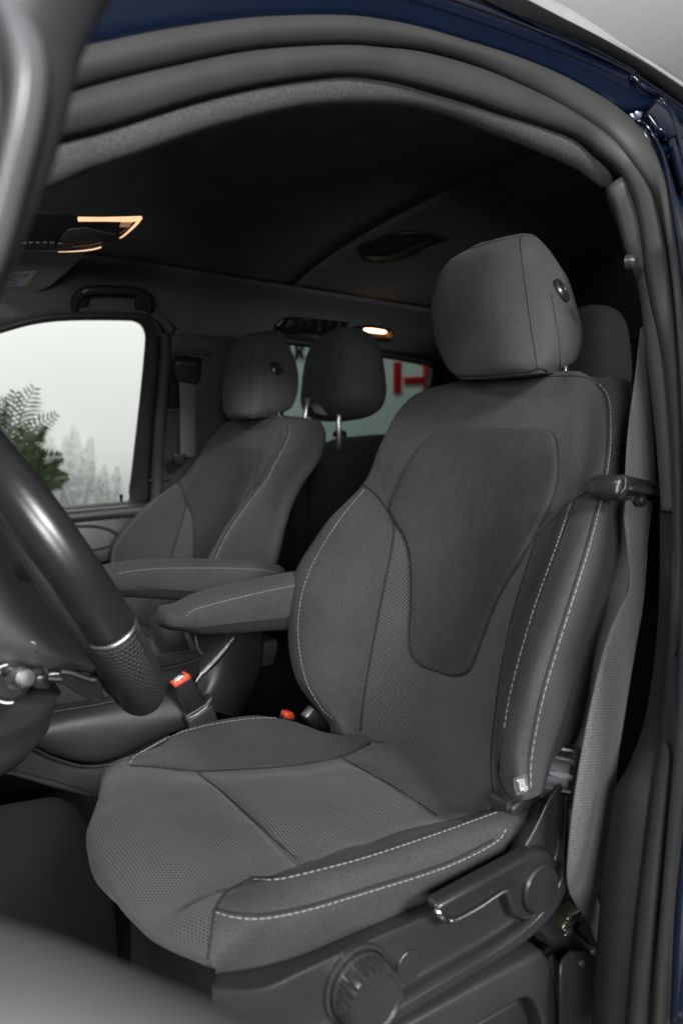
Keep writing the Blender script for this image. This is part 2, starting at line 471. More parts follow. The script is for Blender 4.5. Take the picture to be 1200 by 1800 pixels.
def sew(o, poly, fr):
    """give the faces inside a sewn outline the second material"""
    for f in o.data.polygons: f.material_index = 1 if (f.normal.dot(Vector(CP) - f.center) > -.02 and fr(f.center) and inside(pj(f.center), poly)) else 0
def hit(tree, u, v, lift=0.0):
    d = ray(u, v); p, n, i, t = tree.ray_cast(Vector(CP), Vector(d).normalized())
    if p is None: return None
    if n.dot(Vector(d)) > 0: n = -n
    return np.array(p + n * lift)
def drape(tree, px, k, lift=.001):
    Q = [hit(tree, u, v, lift) for u, v in smooth2(px, k)]
    return np.array([q for q in Q if q is not None])

# ================================================================== the van body
van = thing('van', 'dark blue van seen through its open front door, grey seals round the doorway', 'van')
def NSl(pts, off=0.0): return [NS(u, v, off) for u, v in pts]
OUT = [(60,96),(165,77),(300,50),(450,30),(600,26),(680,35),(750,50),(830,74),(900,96),(980,128),(1050,165),(1090,192),(1122,222),(1148,262),(1166,310),(1180,370),(1192,440),(1203,530),(1212,640),(1219,760),(1222,900),(1221,1040),(1216,1180),(1208,1340),(1197,1500),(1187,1632),(1178,1790),(1170,1950)]
GRV = [(60,178),(165,145),(300,112),(450,83),(600,74),(680,79),(750,88),(830,110),(900,137),(980,175),(1050,217),(1085,245),(1115,280),(1142,325),(1160,372),(1174,430),(1184,500),(1194,590),(1203,700),(1208,820),(1210,940),(1209,1060),(1204,1180),(1197,1290),(1185,1400),(1172,1510),(1160,1630),(1148,1740),(1135,1950)]
INN = [(40,265),(75,250),(200,217),(350,171),(475,143),(600,128),(680,133),(750,146),(830,168),(900,193),(970,218),(1025,242),(1062,270),(1092,298),(1112,335),(1126,385),(1136,450),(1149,530),(1167,635),(1178,760),(1184,890),(1184,1000),(1180,1100),(1173,1200),(1161,1305),(1149,1375),(1135,1490),(1120,1620),(1108,1745),(1092,1950)]
LOW = [(-10,380),(60,347),(90,333),(125,314),(225,280),(350,235),(500,197),(600,187),(700,188),(775,203),(850,231),(950,270),(1010,297),(1040,318),(1066,331),(1098,308)]
strip('outer_door_seal', NSl(OUT, -.012), NSl(GRV, .004), M['rubber'], van, .008, 140, 8, .016, .8)
strip('inner_door_seal', NSl(GRV, .010), NSl(INN, .026), M['rubber'], van, .008, 140, 8, .016, .8)
strip('headliner_edge', [NS(u, v, .034) for u, v in INN[:15]], [NS(u, v, .075) for u, v in LOW], M['felt'], van, .010, 90, 8, .01, .8)
tube('seal_lip', smooth2([NS(u, v, .030) for u, v in INN], 120), .0022, M['rubber_dark'], van, 6)
tube('seal_lip', smooth2([NS(u, v, .008) for u, v in GRV], 120), .0022, M['rubber_dark'], van, 6)
# painted roof side and door flange
GUT = [(-60,-220),(200,-150),(500,-95),(760,-25),(980,57),(1108,122),(1200,183),(1330,270)]
GT2 = [(-60,-300),(200,-225),(500,-160),(760,-80),(980,27),(1108,97),(1200,156),(1330,245)]
RAIL = [(-60,-360),(200,-280),(500,-205),(760,-105),(985,5),(1108,86),(1200,147),(1330,240)]
strip('painted_roof_side', NSl(GUT, -.030), NSl(OUT[:12] + [(1140,206),(1230,262)], -.006), M['paint'], van, .003, 80, 8, .008)
strip('roof_gutter', NSl(GT2, -.045), NSl(GUT, -.028), M['gloss'], van, .002, 60, 6, .006)
tube('gutter_bead', smooth2(NSl([(500,-80),(760,-12),(975,66),(1108,128),(1200,190),(1330,277)], -.038), 50), .0018, M['gloss'], van, 6)
strip('roof_rail', NSl(RAIL, -.050), NSl(GT2, -.044), M['trim_rail'], van, .002, 60, 6, .004)
RS = [(1085,165),(1125,205),(1160,262),(1180,330),(1194,410),(1207,520),(1218,660),(1225,900),(1220,1180),(1206,1420),(1193,1600),(1180,1800)]
RS2 = [(1160,110),(1215,150),(1262,200),(1290,300),(1300,420),(1305,540),(1310,700),(1312,900),(1310,1200),(1300,1420),(1290,1600),(1280,1800)]
strip('painted_door_pillar', NSl(RS, -.008), NSl(RS2, -.022), M['paint'], van, .004, 90, 6, .03)
tube('pillar_flange', smooth2(NSl([(1118,212),(1135,222),(1150,243),(1164,275),(1175,320),(1186,385),(1197,460),(1208,560),(1222,760)], -.016), 70), .0030, M['paint'], van, 8)
tube('pillar_crease', smooth2(NSl([(1108,133),(1135,158),(1160,172),(1180,205),(1188,232),(1196,262),(1210,320)], -.030), 50), .0040, M['paint'], van, 8)
prism('pillar_recess', NSl([(1128,205),(1140,180),(1165,182),(1180,215),(1182,245),(1165,250),(1147,235)], -.018), (0, -.012, .002), M['paint'], van, .004)
prism('pillar_recess', NSl([(1172,262),(1192,255),(1204,300),(1206,345),(1192,330)], -.018), (0, -.010, .002), M['paint'], van, .003)
tube('pillar_flange', smooth2(NSl([(1222,1300),(1203,1480),(1194,1560),(1188,1650),(1182,1800)], -.018), 30), .003, M['paint'], van, 8)

# near B pillar trims
PT0 = [(1098,308),(1120,338),(1134,390),(1143,455),(1155,540),(1172,640),(1183,770),(1188,899)]
PT1 = [(1064,331),(1080,362),(1096,425),(1107,462),(1123,520),(1134,620),(1150,753),(1161,899)]
strip('upper_pillar_trim', [NS(u, v, .030) for u, v in PT0], [NS(u, v, .058) for u, v in PT1], M['trim_blue'], van, .006, 60, 6, .03)
PL0 = [(1187,903),(1187,1000),(1184,1100),(1177,1200),(1165,1305),(1153,1375),(1139,1490),(1124,1620),(1112,1745),(1096,1950)]
PL1 = [(1168,903),(1170,1000),(1166,1100),(1153,1200),(1133,1283),(1097,1358),(1080,1390),(1066,1480),(1052,1600),(1042,1745),(1030,1950)]
M['pillar'] = plastic('dark_pillar_plastic', (.0105, .0112, .0122), .55, 520, .45, .25)
strip('lower_pillar_trim', [NS(u, v, .030) for u, v in PL0], [NS(u, v, .070) for u, v in PL1], M['pillar'], van, .010, 70, 8, .02)
lathe('trim_clip', NS(1101, 462, .045), (.3, -1, 0), [(.010, 0), (.010, .008), (.006, .012)], M['trim'], van, 16)

# roof lining, with its lateral joint lines recessed
def roofpt(x, y, dz=0): return (x, y, roofz(y) + dz - .10 * max(0, .55 - x) ** 1.5)
ys = np.linspace(.69, 1.81, 33)
for i, (xa, xb) in enumerate(((.12, .9872), (.9886, 1.5022), (1.5036, 4.2))):
    xs = np.linspace(xa, xb, 14)
    V = [roofpt(x, y) for x in xs for y in ys] + [roofpt(x, y, .03) for x in xs for y in ys]; F = []
    ny = len(ys); o_ = len(xs) * ny
    for a in range(13):
        for b in range(ny - 1):
            q = (a * ny + b, a * ny + b + 1, (a + 1) * ny + b + 1, (a + 1) * ny + b); F += [q, tuple(k + o_ for k in q[::-1])]
    edge = [a * ny for a in range(14)] + [13 * ny + b for b in range(1, ny)] + [a * ny + ny - 1 for a in range(12, -1, -1)] + [b for b in range(ny - 2, 0, -1)]
    for a, b in zip(edge, edge[1:] + edge[:1]): F.append((a, b, b + o_, a + o_))
    recalc(link('headliner_panel', V, F, M['head'], van))
# steel roof skin over the lining
xs = np.linspace(.28, 4.2, 6); ys2 = np.linspace(.67, 1.83, 25)
V = [(x, y, roofz(min(max(y, .62), 1.88)) + .055 - .25 * max(0, abs(y - 1.25) - .62)) for x in xs for y in ys2]
F = [(a * 25 + b, a * 25 + b + 1, (a + 1) * 25 + b + 1, (a + 1) * 25 + b) for a in range(5) for b in range(24)]
recalc(link('roof_skin', V, F, M['paint'], van))

# grip recess in the roof lining, open vent and reading lamp over the far sliding door
def disc_on(fn, px, depth, name, mat, bevel=.003): return prism(name, [fn(u, v) for u, v in px], depth, mat, van, bevel)
rec = [(629,440),(626,432),(640,426),(680,411),(705,405),(730,405),(760,409),(788,417),(765,424),(720,441),(690,449),(650,453),(636,450)]
disc_on(RF, rec, (0, 0, -.006), 'roof_grip', flat('matt_black_plastic', (.006, .006, .006), .8), .004)
tube('roof_grip_rim', smooth2([RF(u, v) + np.array([0, 0, -.008]) for u, v in [(700,405),(715,404),(735,404),(760,408),(785,416)]], 20), .0022, M['satin'], van, 6)
prism('roof_grip_finger_slot', [RF(u, v) + np.array([0, 0, -.007]) for u, v in [(640,444),(676,445),(705,436),(735,422),(760,416),(730,436),(695,446),(660,450)]], (0, 0, -.006), M['rubber_dark'], van, .002)

# ---- far side of the van: header, pillar, door, windows
def FSl(pts, off=0.0): return [FS(u, v, off) for u, v in pts]
def solid(name, px, off, th, mat, parent, bevel=.004, fn=FS):
    P = [fn(u, v, off) for u, v in px]; return prism(name, P, (0, th, 0), mat, parent, bevel)
pdoor = thing('passenger_door', 'far front door with clear window, black frame and grey upper panel', 'door')
WIN = [(-60,604),(0,586),(50,572),(100,565),(160,563),(225,564),(240,567),(250,575),(255,592),(254,620),(250,660),(240,750),(232,825),(228,880),(180,884),(110,890),(0,902),(-60,908)]
solid('window_glass', WIN, .03, .004, M['glass'], pdoor, 0)
fr_o = [(-60,596),(0,578),(50,564),(100,556),(160,554),(228,555),(255,556),(272,566),(278,585),(279,610),(276,660),(268,750),(262,825),(258,884),(228,884)]
fr_i = [(-60,604),(0,586),(50,572),(100,565),(160,563),(225,564),(240,567),(250,575),(255,592),(254,620),(250,660),(240,750),(232,825),(228,868),(226,882)]
strip('window_frame', FSl(fr_o, 0), FSl(fr_i, .015), M['rubber_dark'], pdoor, .006, 80, 6, .03)
strip('window_seal', FSl([(222,882),(150,888),(110,892),(0,904),(-60,910)], .01), FSl([(258,884),(200,889),(110,897),(0,910),(-60,916)], -.03), M['rubber_dark'], pdoor, .006, 30, 6, .03)
strip('door_top_roll', FSl([(262,882),(200,889),(110,897),(0,910),(-60,916)], -.03), FSl([(262,905),(200,908),(120,915),(0,930),(-60,936)], -.06), M['trim_dark'], pdoor, .012, 30, 8, .05)
solid('door_panel', [(262,903),(200,907),(120,914),(-60,934),(-60,1250),(120,1250),(262,1230)], -.05, .06, M['trim'], pdoor, .004)
tube('panel_crease', smooth2(FSl([(130,925),(165,925),(190,930),(205,938),(216,945)], -.055), 20), .004, M['rubber_dark'], pdoor, 8)
prism('armrest_shelf', FSl([(120,968),(165,964),(205,955),(230,948),(230,975),(180,985),(120,992)], -.055), (0, -.05, 0), M['rubber_dark'], pdoor, .006)
lathe('lock_pin', FS(213.5, 884, .0), (0, 0, 1), [(.0048, 0), (.0048, .016), (.0055, .018), (.0052, .025), (.003, .027)], M['gloss'], pdoor, 16)
lathe('lock_pin_collar', FS(213.5, 884, .0), (0, 0, 1), [(.012, -.004), (.011, .001), (.006, .003)], M['satin'], pdoor, 20)
# printed glazing marks on the far window
mk = MB()
def mark(u0, v0, u1, v1):
    a = [FS(u0, v0, .028), FS(u1, v0, .028), FS(u1, v1, .028), FS(u0, v1, .028)]
    mk.add([*a, *[p + np.array([0, .0008, 0]) for p in a]], [(0, 1, 2, 3), (7, 6, 5, 4), (0, 4, 5, 1), (1, 5, 6, 2), (2, 6, 7, 3), (3, 7, 4, 0)])
mark(173, 857.2, 191, 858.3); mark(181, 851, 183.5, 855); mark(174, 861.5, 190, 862.3); mark(160.5, 862, 163.5, 866)
for q in range(6): mark(175 + q * 2.7, 864 + (q % 2) * .5, 176.6 + q * 2.7, 865.2); mark(175.3 + q * 2.6, 867.3, 176.7 + q * 2.6, 868.4)
for q in range(5): mark(156 + q * 2.4, 869, 157.2 + q * 2.4, 870.2); 
for q in range(4): mark(176 + q * 3.4, 870.3, 178 + q * 3.4, 871.2)
mk.build('glazing_print', M['ink'], pdoor, False)

header_lo = [(-80,590),(0,572),(50,558),(100,549),(160,547),(230,548),(262,550),(282,566),(300,586),(395,590),(480,598),(560,607),(700,628),(790,646),(900,668)]
header_hi = [(-80,440),(0,470),(60,505),(130,535),(200,548),(240,548),(262,549),(282,556),(300,572),(395,578),(480,584),(560,592),(700,612),(790,630),(900,650)]
# lining that rolls down from the roof to the far windows
hl = []
for u0, v0 in header_lo: hl.append(FS(u0, v0, 0))
V = []; F = []; hl = smooth2(hl, 60)
for p in hl:
    x = p[0]; top = np.array([x, 1.80, roofpt(x, 1.80)[2] - .002]); p1 = np.array([x, 1.885, (roofpt(x, 1.80)[2] + p[2]) / 2 + .02])
    q = cr([top, p1, p], 5)
    V += [*q, p + np.array([0, .05, 0]), top + np.array([0, .05, .04])]
m = len(V) // 60
for i in range(59):
    for j in range(m): F.append((i * m + j, i * m + (j + 1) % m, (i + 1) * m + (j + 1) % m, (i + 1) * m + j))
recalc(link('side_headliner', V, F, M['head'], van))

# far B pillar: rolled edge and belt panel
strip('pillar_seal', FSl([(259,556),(276,572),(282,600),(279,660),(272,750),(266,845),(262,960)], -.004), FSl([(283,586),(296,590),(299,612),(297,660),(291,750),(286,845),(282,960)], -.02), M['trim_blue'], van, .010, 50, 8, .04)
solid('pillar_panel', [(290,588),(330,588),(392,592),(400,610),(400,720),(420,860),(400,960),(276,960),(284,845),(290,750),(295,660)], -.006, .05, M['trim_blue'], van, .006)
tube('panel_step', smooth2(FSl([(300,616),(330,618),(372,622)], -.010), 12), .006, M['trim_blue'], van, 8)
tube('panel_step', smooth2(FSl([(294,720),(330,722),(360,722),(380,718)], -.010), 12), .005, M['trim_blue'], van, 8)
tube('panel_joint', smooth2(FSl([(262,845),(280,844),(300,842)], -.012), 8), .0035, M['rubber_dark'], van, 6)
rear_wall = [(395,588),(520,600),(512,614),(505,640),(500,700),(500,770),(395,770)]
solid('side_wall', [(392,588),(486,598),(500,604),(498,640),(497,700),(500,770),(520,900),(520,1290),(395,1290),(395,900)], .02, .05, M['trim_dark'], van, .004)
# far rear window with tinted glass
GW = [(495,600),(560,608),(640,619),(700,628),(748,634),(766,642),(770,662),(760,690),(747,730),(732,790),(492,790),(490,700),(492,640)]
solid('side_window', GW, .035, .004, M['tint'], van, 0)
gi = [(502,606),(560,614),(640,625),(700,634),(742,639),(757,646),(761,662),(752,692),(739,730),(724,775)]
go = [(486,585),(560,600),(640,612),(700,621),(752,628),(776,637),(790,662),(784,692),(772,730),(760,775)]
strip('side_window_frame', FSl(go, 0), FSl(gi, .02), M['rubber_dark'], van, .004, 50, 6, .03)
solid('side_wall', [(778,604),(900,600),(1260,600),(1260,1300),(720,1300),(722,775),(740,730),(757,692)], .03, .05, M['trim_dark'], van, .004)
solid('side_wall', [(500,776),(724,776),(722,1290),(518,1290),(518,900)], .02, .05, M['trim_dark'], van, .004)
solid('pillar_backing', [(262,560),(300,560),(300,960),(240,960),(240,800)], .07, .02, M['rubber_dark'], van, 0)
# vent and reading lamp above it
solid('roof_vent_frame', [(485,574),(500,557),(520,556),(617,566),(606,577),(570,585),(520,581)], -.05, .03, M['gloss'], van, .004)
prism('vent_wedge', FSl([(503,574),(512,562),(520,566),(516,576)], -.055), (0, .012, 0), M['trim'], van, .002)
for u, v in ((503,554.5),(539,564),(562,578.5)): lathe('vent_screw', FS(u, v, -.055), (0, -1, 0), [(.004, 0), (.004, .003), (.002, .004)], M['chrome'], van, 10)
for k in range(5):
    a = FS(530 + k * 17, 560 + k * 1.6, -.053); b = FS(524 + k * 17, 577 + k * 1.0, -.053)
    tube('vent_bar', np.array([a, (a + b) / 2, b]), .0025, M['satin'], van, 6)
lampo = thing('reading_lamp', 'small lit roof lamp with warm white strip above the far rear window', 'lamp')
prism('lamp_housing', FSl([(612,582),(622,573),(650,570),(686,576),(694,586),(688,596),(640,594)], -.05), (0, .03, 0), M['gloss'], lampo, .004)
prism('lamp_lens', FSl([(641,577.5),(652,577),(676,580.5),(680,583),(677,586),(655,584),(641,581)], -.056), (0, .008, 0), M['lamp'], lampo, .002)
prism('lamp_reflector', FSl([(638,585),(655,586),(680,588),(682,594),(660,594),(640,591)], -.056), (0, .008, 0), plastic('amber_reflector', (.30, .13, .04), .2, 50, 0), lampo, .002)
lathe('lamp_switch', FS(636.5, 586.5, -.056), (0, -1, 0), [(.006, 0), (.006, .004), (.003, .006)], M['lamp'], lampo, 14)
lathe('lamp_switch', FS(684, 589.5, -.056), (0, -1, 0), [(.011, 0), (.011, .005), (.006, .008)], plastic('orange_lamp_switch', (.5, .2, .06), .3, 50, 0), lampo, 14)

# grab handle over the far door
gh = thing('grab_handle', 'black roof grab handle above the far front window', 'grab handle')
hp = [FS(u, v, o) for u, v, o in ((131,541,-.01),(133,527,-.035),(145,514,-.05),(165,509,-.052),(200,509,-.052),(235,511,-.052),(256,517,-.048),(264,528,-.035),(262,545,-.01))]
tube('grip', cr(hp, 6), .0105, M['satin'], gh, 10)
prism('handle_foot', [FS(u, v, -.002) for u, v in ((122,543),(126,522),(140,513),(154,516),(152,540))], (0, -.022, 0), M['satin'], gh, .005)
prism('handle_foot', [FS(u, v, -.002) for u, v in ((236,545),(235,520),(256,515),(268,524),(262,546))], (0, -.022, 0), M['satin'], gh, .005)

# sun visor with its warning label
vis = thing('sun_visor', 'grey passenger sun visor folded up with a pale warning label', 'sun visor')
vz = lambda u, v: T(u, v, 1.52 + (v - 440) * .0030)
vb_ = prism('visor_board', [vz(u, v) for u, v in ((-60,420),(40,430),(140,436),(162,438),(148,452),(118,480),(92,502),(70,514),(40,521),(-60,530))], (.004, .004, .016), cloth('grey_visor_cloth', (.20, .20, .195), 600, .3), vis, .005)
tv = bvh(vb_)
lab = prism('warning_label', [hit(tv, u, v, .0022) for u, v in ((18,478),(68,474),(53,500),(4,503.5))], (.0002, .0003, .0010), M['paper'], vis, 0)
gp = MB()
def lm(us):
    P = [hit(tv, u, v, .0030) for u, v in us]; k = len(P)
    gp.add([*P, *[p + np.array([.0004, .0004, .0005]) for p in P]], [tuple(range(k)), tuple(range(2 * k - 1, k - 1, -1))])
lm([(62,479),(65,478.5),(52,499),(46,499)]); lm([(34,479.5),(40,479),(39,484),(33,484.5)])
gp.build('label_print', M['paper_green'], lab, False)
gp = MB()
for q in range(3): lm([(18 + q * 0, 486 + q * 5.2), (32, 485 + q * 5.2), (31, 487 + q * 5.2), (16, 488.4 + q * 5.2)])
lm([(22,480.5),(32,480),(30,483.5),(20,484)]); lm([(42,481),(52,480.4),(50,484),(41,484.6)])
gp.build('label_print', M['ink'], lab, False)

# overhead console with its lit edge
oc = thing('overhead_console', 'gloss black roof console with amber lit corner', 'console')
ov = lambda u, v: T(u, v, 1.30 + (v - 400) * .0010)
prism('console_shell', [ov(u, v) for u, v in ((-60,372),(60,372),(138,378),(252,379),(240,392),(222,411),(200,424),(172,434),(130,440),(60,441),(-60,440))], (.012, .05, .014), M['gloss'], oc, .004)
prism('reading_pocket', [ov(u, v) - np.array([.001, .001, .003]) for u, v in ((105,420),(120,402),(150,398),(192,408),(206,410),(180,420),(150,427),(122,427))], (.002, .002, .005), M['rubber_dark'], oc, .002)
prism('light_strip', [ov(u, v) - np.array([.002, .002, .004]) for u, v in ((138,381),(180,381.5),(220,380.5),(251,379.5),(246,386),(232,388),(190,387),(139,387))], (.001, .001, .004), M['lamp_soft'], oc, .001)
tube('light_strip', smooth2([ov(u, v) - np.array([.003, .003, .004]) for u, v in ((250,380),(243,390),(234,399),(222,410),(213,416))], 20), np.linspace(.0030, .0012, 20), M['lamp_soft'], oc, 6)
tube('light_strip', smooth2([ov(u, v) - np.array([.003, .003, .004]) for u, v in ((180,432),(165,436),(140,439),(105,440.5))], 20), np.linspace(.0014, .0006, 20), M['lamp_soft'], oc, 6)
prism('lens_corner', [ov(u, v) - np.array([.002, .002, .004]) for u, v in ((215,388),(235,387),(228,397),(211,397))], (.001, .001, .003), glow('dim_lens', (1, .5, .3), .22, (.25, .15, .11)), oc, .001)
for q in range(5): prism('console_button', [ov(u, v) - np.array([.001, .001, .003]) for u, v in ((40 + q * 12, 424), (50 + q * 12, 424.5), (49 + q * 12, 436), (38 + q * 12, 435.5))], (.001, .001, .003), M['satin'], oc, .001)
prism('console_button', [ov(u, v) - np.array([.001, .001, .003]) for u, v in ((102,425),(132,428),(128,434),(100,437))], (.001, .001, .003), M['satin'], oc, .001)

# ================================================================== the driver's seat
seat = thing('front_seat', 'nearest front seat, charcoal cloth with ribbed knob and lever on grey side cover', 'car seat', 'front seats of the van')
c1=[(575,1264),(522,1190),(510,1100),(524,1010),(575,920),(640,850),(672,780),(698,725),(735,690),(800,672)]
c2=[(592,1270),(534,1192),(522,1100),(536,1010),(586,925),(650,858),(682,790),(710,735),(750,700),(808,674)]
c3=[(635,1285),(640,1225),(655,1140),(672,1050),(690,960),(700,895),(722,830),(745,770),(790,720),(830,672)]
c4=[(740,1340),(755,1270),(770,1185),(785,1090),(805,1000),(822,920),(840,850),(852,780),(865,715),(880,664)]
c5=[(868,1400),(862,1325),(872,1230),(885,1140),(908,1050),(940,950),(968,885),(980,800),(985,730),(985,660)]
c6=[(890,1402),(880,1320),(893,1240),(915,1150),(942,1060),(978,960),(1003,885),(1022,810),(1030,735),(1020,660)]
c7=[(930,1395),(932,1330),(950,1240),(972,1160),(1002,1065),(1035,960),(1060,860),(1071,790),(1072,725),(1050,672)]
c8=[(968,1378),(996,1330),(1024,1270),(1050,1150),(1070,1060),(1088,960),(1093,870),(1110,790),(1112,715),(1087,668)]
ND = [[.05,.06,.06,.06,.04,.0,-.02,-.05,-.07,-.07],[.06,.09,.1,.1,.08,.02,0,-.03,-.05,-.05],[.03,.04,.04,.04,.04,.03,.02,0,-.02,-.03],
      [-.01,-.01,0,0,0,0,0,0,-.01,-.02],[.03,.03,.03,.03,.035,.03,.015,0,-.02,-.035],[.11,.12,.12,.115,.1,.07,.025,0,-.03,-.04],
      [.12,.12,.125,.12,.108,.075,.02,-.006,-.043,-.055],[.0,-.01,-.01,-.01,-.01,-.02,-.05,-.10,-.12,-.11]]
cols = [np.array([BK(u, v, n) for (u, v), n in zip(c, nn)]) for c, nn in zip((c1, c2, c3, c4, c5, c6, c7, c8), ND)]
bki = cols[0] + np.array([.10, -.02, .0]); bko = cols[7] + np.array([.055, .028, 0]); bkc = cols[3] + np.array([.15, 0, 0])
rim1 = cols[0] + np.array([.045, .004, 0])
G = np.stack([bkc, bki, rim1, *cols, bko], 1)                # rows bottom -> top
top1 = G[-1].copy(); ctr = (G[-1][6] + G[-1][0]) / 2 + np.array([.02, 0, .0])
lo = G[0].copy(); lc = lo.mean(0)
dn1 = np.array([(.010, 0, -.030) if j <= 7 else (.015, .012, -.012) for j in range(len(lo))])
dn2 = np.array([(.045, 0, -.062) if j <= 7 else (.060, .040, -.022) for j in range(len(lo))])
Gb = np.concatenate([[lo + dn2], [lo + dn1], G,
                     [top1 * .88 + ctr * .12 + np.array([0, 0, .004])], [top1 * .5 + ctr * .5 + np.array([0, 0, .008])]])
def mib(r, c): return 1 if (5 <= c < 7.0 and r < 7.55) else 0
back = loft('backrest', Gb, None, seat, 12, 8, True, (True, True), [M['cloth'], M['knit']], mib, 6)
sew(back, [(692,922),(690,960),(672,1050),(655,1140),(640,1225),(634,1284),(620,1330),(700,1470),(888,1470),(886,1412),(872,1385),(863,1325),(873,1230),(888,1140),(909,1050),(946,940),(820,900)], lambda c: True)
soften(back)
tb = bvh(back)
def sub(o, parent): o.parent = parent; return o
# raised centre panel
po = [(795,752),(860,754),(930,756),(962,758),(974,768),(979,790),(981,830),(975,865),(960,905),(938,945),(915,985),(893,1020),(874,1055),(857,1098),(843,1135),(833,1165),(822,1182),(800,1188),(770,1180),(740,1169),(726,1154),(721,1122),(724,1055),(722,985),(712,946),(697,921),(686,897),(692,876),(716,825),(742,785),(765,763)]
PO = resample(crc(np.array(po, float), 5).tolist() + [po[0]], 121)[:-1]; pc = np.array([826., 925.])
def medial(p):                                     # the axis the panel narrows towards
    v = np.clip(p[1], 800, 1140); return np.array([np.interp(v, [800, 900, 1000, 1140], [850, 835, 815, 787]), v])
rings = [(1.006, -.003), (1.0, .002), (.991, .0052), (.975, .0064), (.94, .0070), (.86, .0072), (.7, .0072), (.45, .0072), (.2, .0072)]
V = []; F = []
for s, hgt in rings:
    for p in PO:
        c = medial(p); q = c + (p - c) * s; h = hit(tb, *q, hgt)
        V.append(h if h is not None else V[-1])
k = len(PO)
for i in range(len(rings) - 1):
    for j in range(k): F.append((i * k + j, i * k + (j + 1) % k, (i + 1) * k + (j + 1) % k, (i + 1) * k + j))
bmid = (len(rings) - 1) * k; F.append(tuple(bmid + j for j in range(k)))
cp_ = recalc(link('centre_panel', V, F, M['panel'], back))
# seams and stitching
tube('panel_seam', np.array([hit(tb, *(medial(p) + (p - medial(p)) * 1.010), .0006) for p in np.concatenate([PO, PO[:1]])]), .0017, M['seam'], back, 6)
def seam(px, parent, tree, r=.0013, n=60, lift=.0003, name='seam'): return tube(name, drape(tree, px, n, lift), r, M['seam'], parent, 6)
def stitch(px, parent, tree, mat='thread', n=140, r=.0005, lift=.0007, dash=.0060, gap=.0009): return stuff(dashes(drape(tree, px, n, lift), dash, gap, r).build('stitching', M[mat], parent))
main = [(1052,676),(1066,694),(1072,725),(1071,790),(1060,862),(1035,960),(1002,1065),(972,1160),(950,1240),(933,1330),(931,1392)]
stitch(main, back, tb, 'thread', 220, .00055, .0007, .0075, .0006)
seam([(u - 5, v) for u, v in main], back, tb)
stitch([(1003,884),(978,960),(942,1060),(915,1150),(896,1225),(885,1290)], back, tb, 'thread', 140, .0005)
seam([(1010,884),(985,960),(949,1060),(922,1150),(901,1235)], back, tb, .0009)
stitch([(640,861),(590,924),(541,1012),(524,1100),(536,1190),(565,1244),(588,1266)], back, tb, 'thread', 140, .0005)
seam([(640,853),(660,868),(678,892),(692,922),(690,960),(672,1050),(655,1140),(640,1225),(634,1284)], back, tb, .0016)
seam([(1060,858),(1040,862),(1020,872),(1003,882),(985,900),(968,920),(948,940)], back, tb, .0013)
seam([(947,938),(909,1050),(888,1140),(873,1230),(863,1325),(867,1400)], back, tb, .0012)
seam([(886,1290),(876,1350),(884,1385),(905,1408)], back, tb, .0018)
seam([(800,674),(860,668),(930,664),(985,661),(1020,662),(1050,674)], back, tb, .0010, 40)
# woven tag
tg = [hit(tb, u, v, .0035) for u, v in ((908,1369),(921,1360),(924,1382),(923,1390),(913,1397),(909,1385))]
tl = prism('woven_tag', tg, (0, .0015, 0), M['tag'], back, 0)
gp = MB()
def glyph(px):
    P = [hit(tb, u, v, .0045) for u, v in px]; kk = len(P); gp.add([*P, *[p + np.array([.0004, .0006, 0]) for p in P]], [tuple(range(kk)), tuple(range(2 * kk - 1, kk - 1, -1))])
for q in range(6):
    v0 = 1370.5 + q * 3.3; u0 = 912.6 + q * .75
    glyph([(u0, v0 + .8), (u0 + 6.2, v0 - 1.0), (u0 + 6.4, v0 + .1), (u0 + .2, v0 + 1.9)]); glyph([(u0 + (q % 3) * 2.0, v0 + 2.0), (u0 + 1.3 + (q % 3) * 2.0, v0 + 1.7), (u0 + 1.6 + (q % 3) * 2.0, v0 + 3.2), (u0 + .3 + (q % 3) * 2.0, v0 + 3.5)])
gp.build('tag_print', M['white'], tl, False)

# headrest
HR = [[(806,664,.020),(870,661,.040),(941,654,.030),(963,653,.00),(984,650,-.06)],
      [(785,643,.025),(864,640,.055),(938,632,.040),(978,628,.005),(1011,633,-.085)],
      [(767,598,.025),(856,580,.062),(931,578,.045),(983,575,.005),(1022,592,-.095)],
      [(760,545,.025),(848,530,.062),(921,520,.045),(972,515,.005),(1014,542,-.10)],
      [(768,494,.020),(850,480,.056),(914,470,.042),(957,465,.0),(999,495,-.09)],
      [(789,459,.01),(855,442,.042),(911,434,.032),(942,432,.0),(970,450,-.07)],
      [(826,436,-.0),(868,424,.018),(908,416,-.002),(926,414,-.015),(943,419,-.05)]]
Gh = []
for r in HR:
    P = [BK(u, v, n + .0) for u, v, n in r]
    b1 = P[4] + np.array([.015, .05, 0]); b2 = P[0] + np.array([.11, -.03, 0]); b3 = P[0] + np.array([.035, -.006, 0])
    Gh.append([*P, b1, b2, b3])
Gh = np.array(Gh); t = Gh[-1]; tc = t.mean(0); l0 = Gh[0]; l0c = l0.mean(0)
Gh = np.concatenate([[l0 * .5 + l0c * .5 + np.array([0, 0, -.004])], [l0 * .9 + l0c * .1 + np.array([0, 0, -.003])], Gh, [t * .75 + tc * .25 + np.array([0, 0, .006])], [t * .3 + tc * .7 + np.array([0, 0, .008])]])
hr = loft('headrest', Gh, M['cloth'], seat, 6, 6, True, (True, True), uv0=2)
soften(hr, .0016)
th = bvh(hr)
seam([(914,418),(914,432),(918,470),(925,520),(933,578),(941,628),(944,650)], hr, th, .0007)
seam([(830,437),(868,425),(905,417),(920,415),(950,417)], hr, th, .0009, 40)
seam([(967,515),(975,560),(981,600),(984,645)], hr, th, .0008, 40)
seam([(808,660),(870,658),(930,651),(946,646),(962,652)], hr, th, .0014, 40)
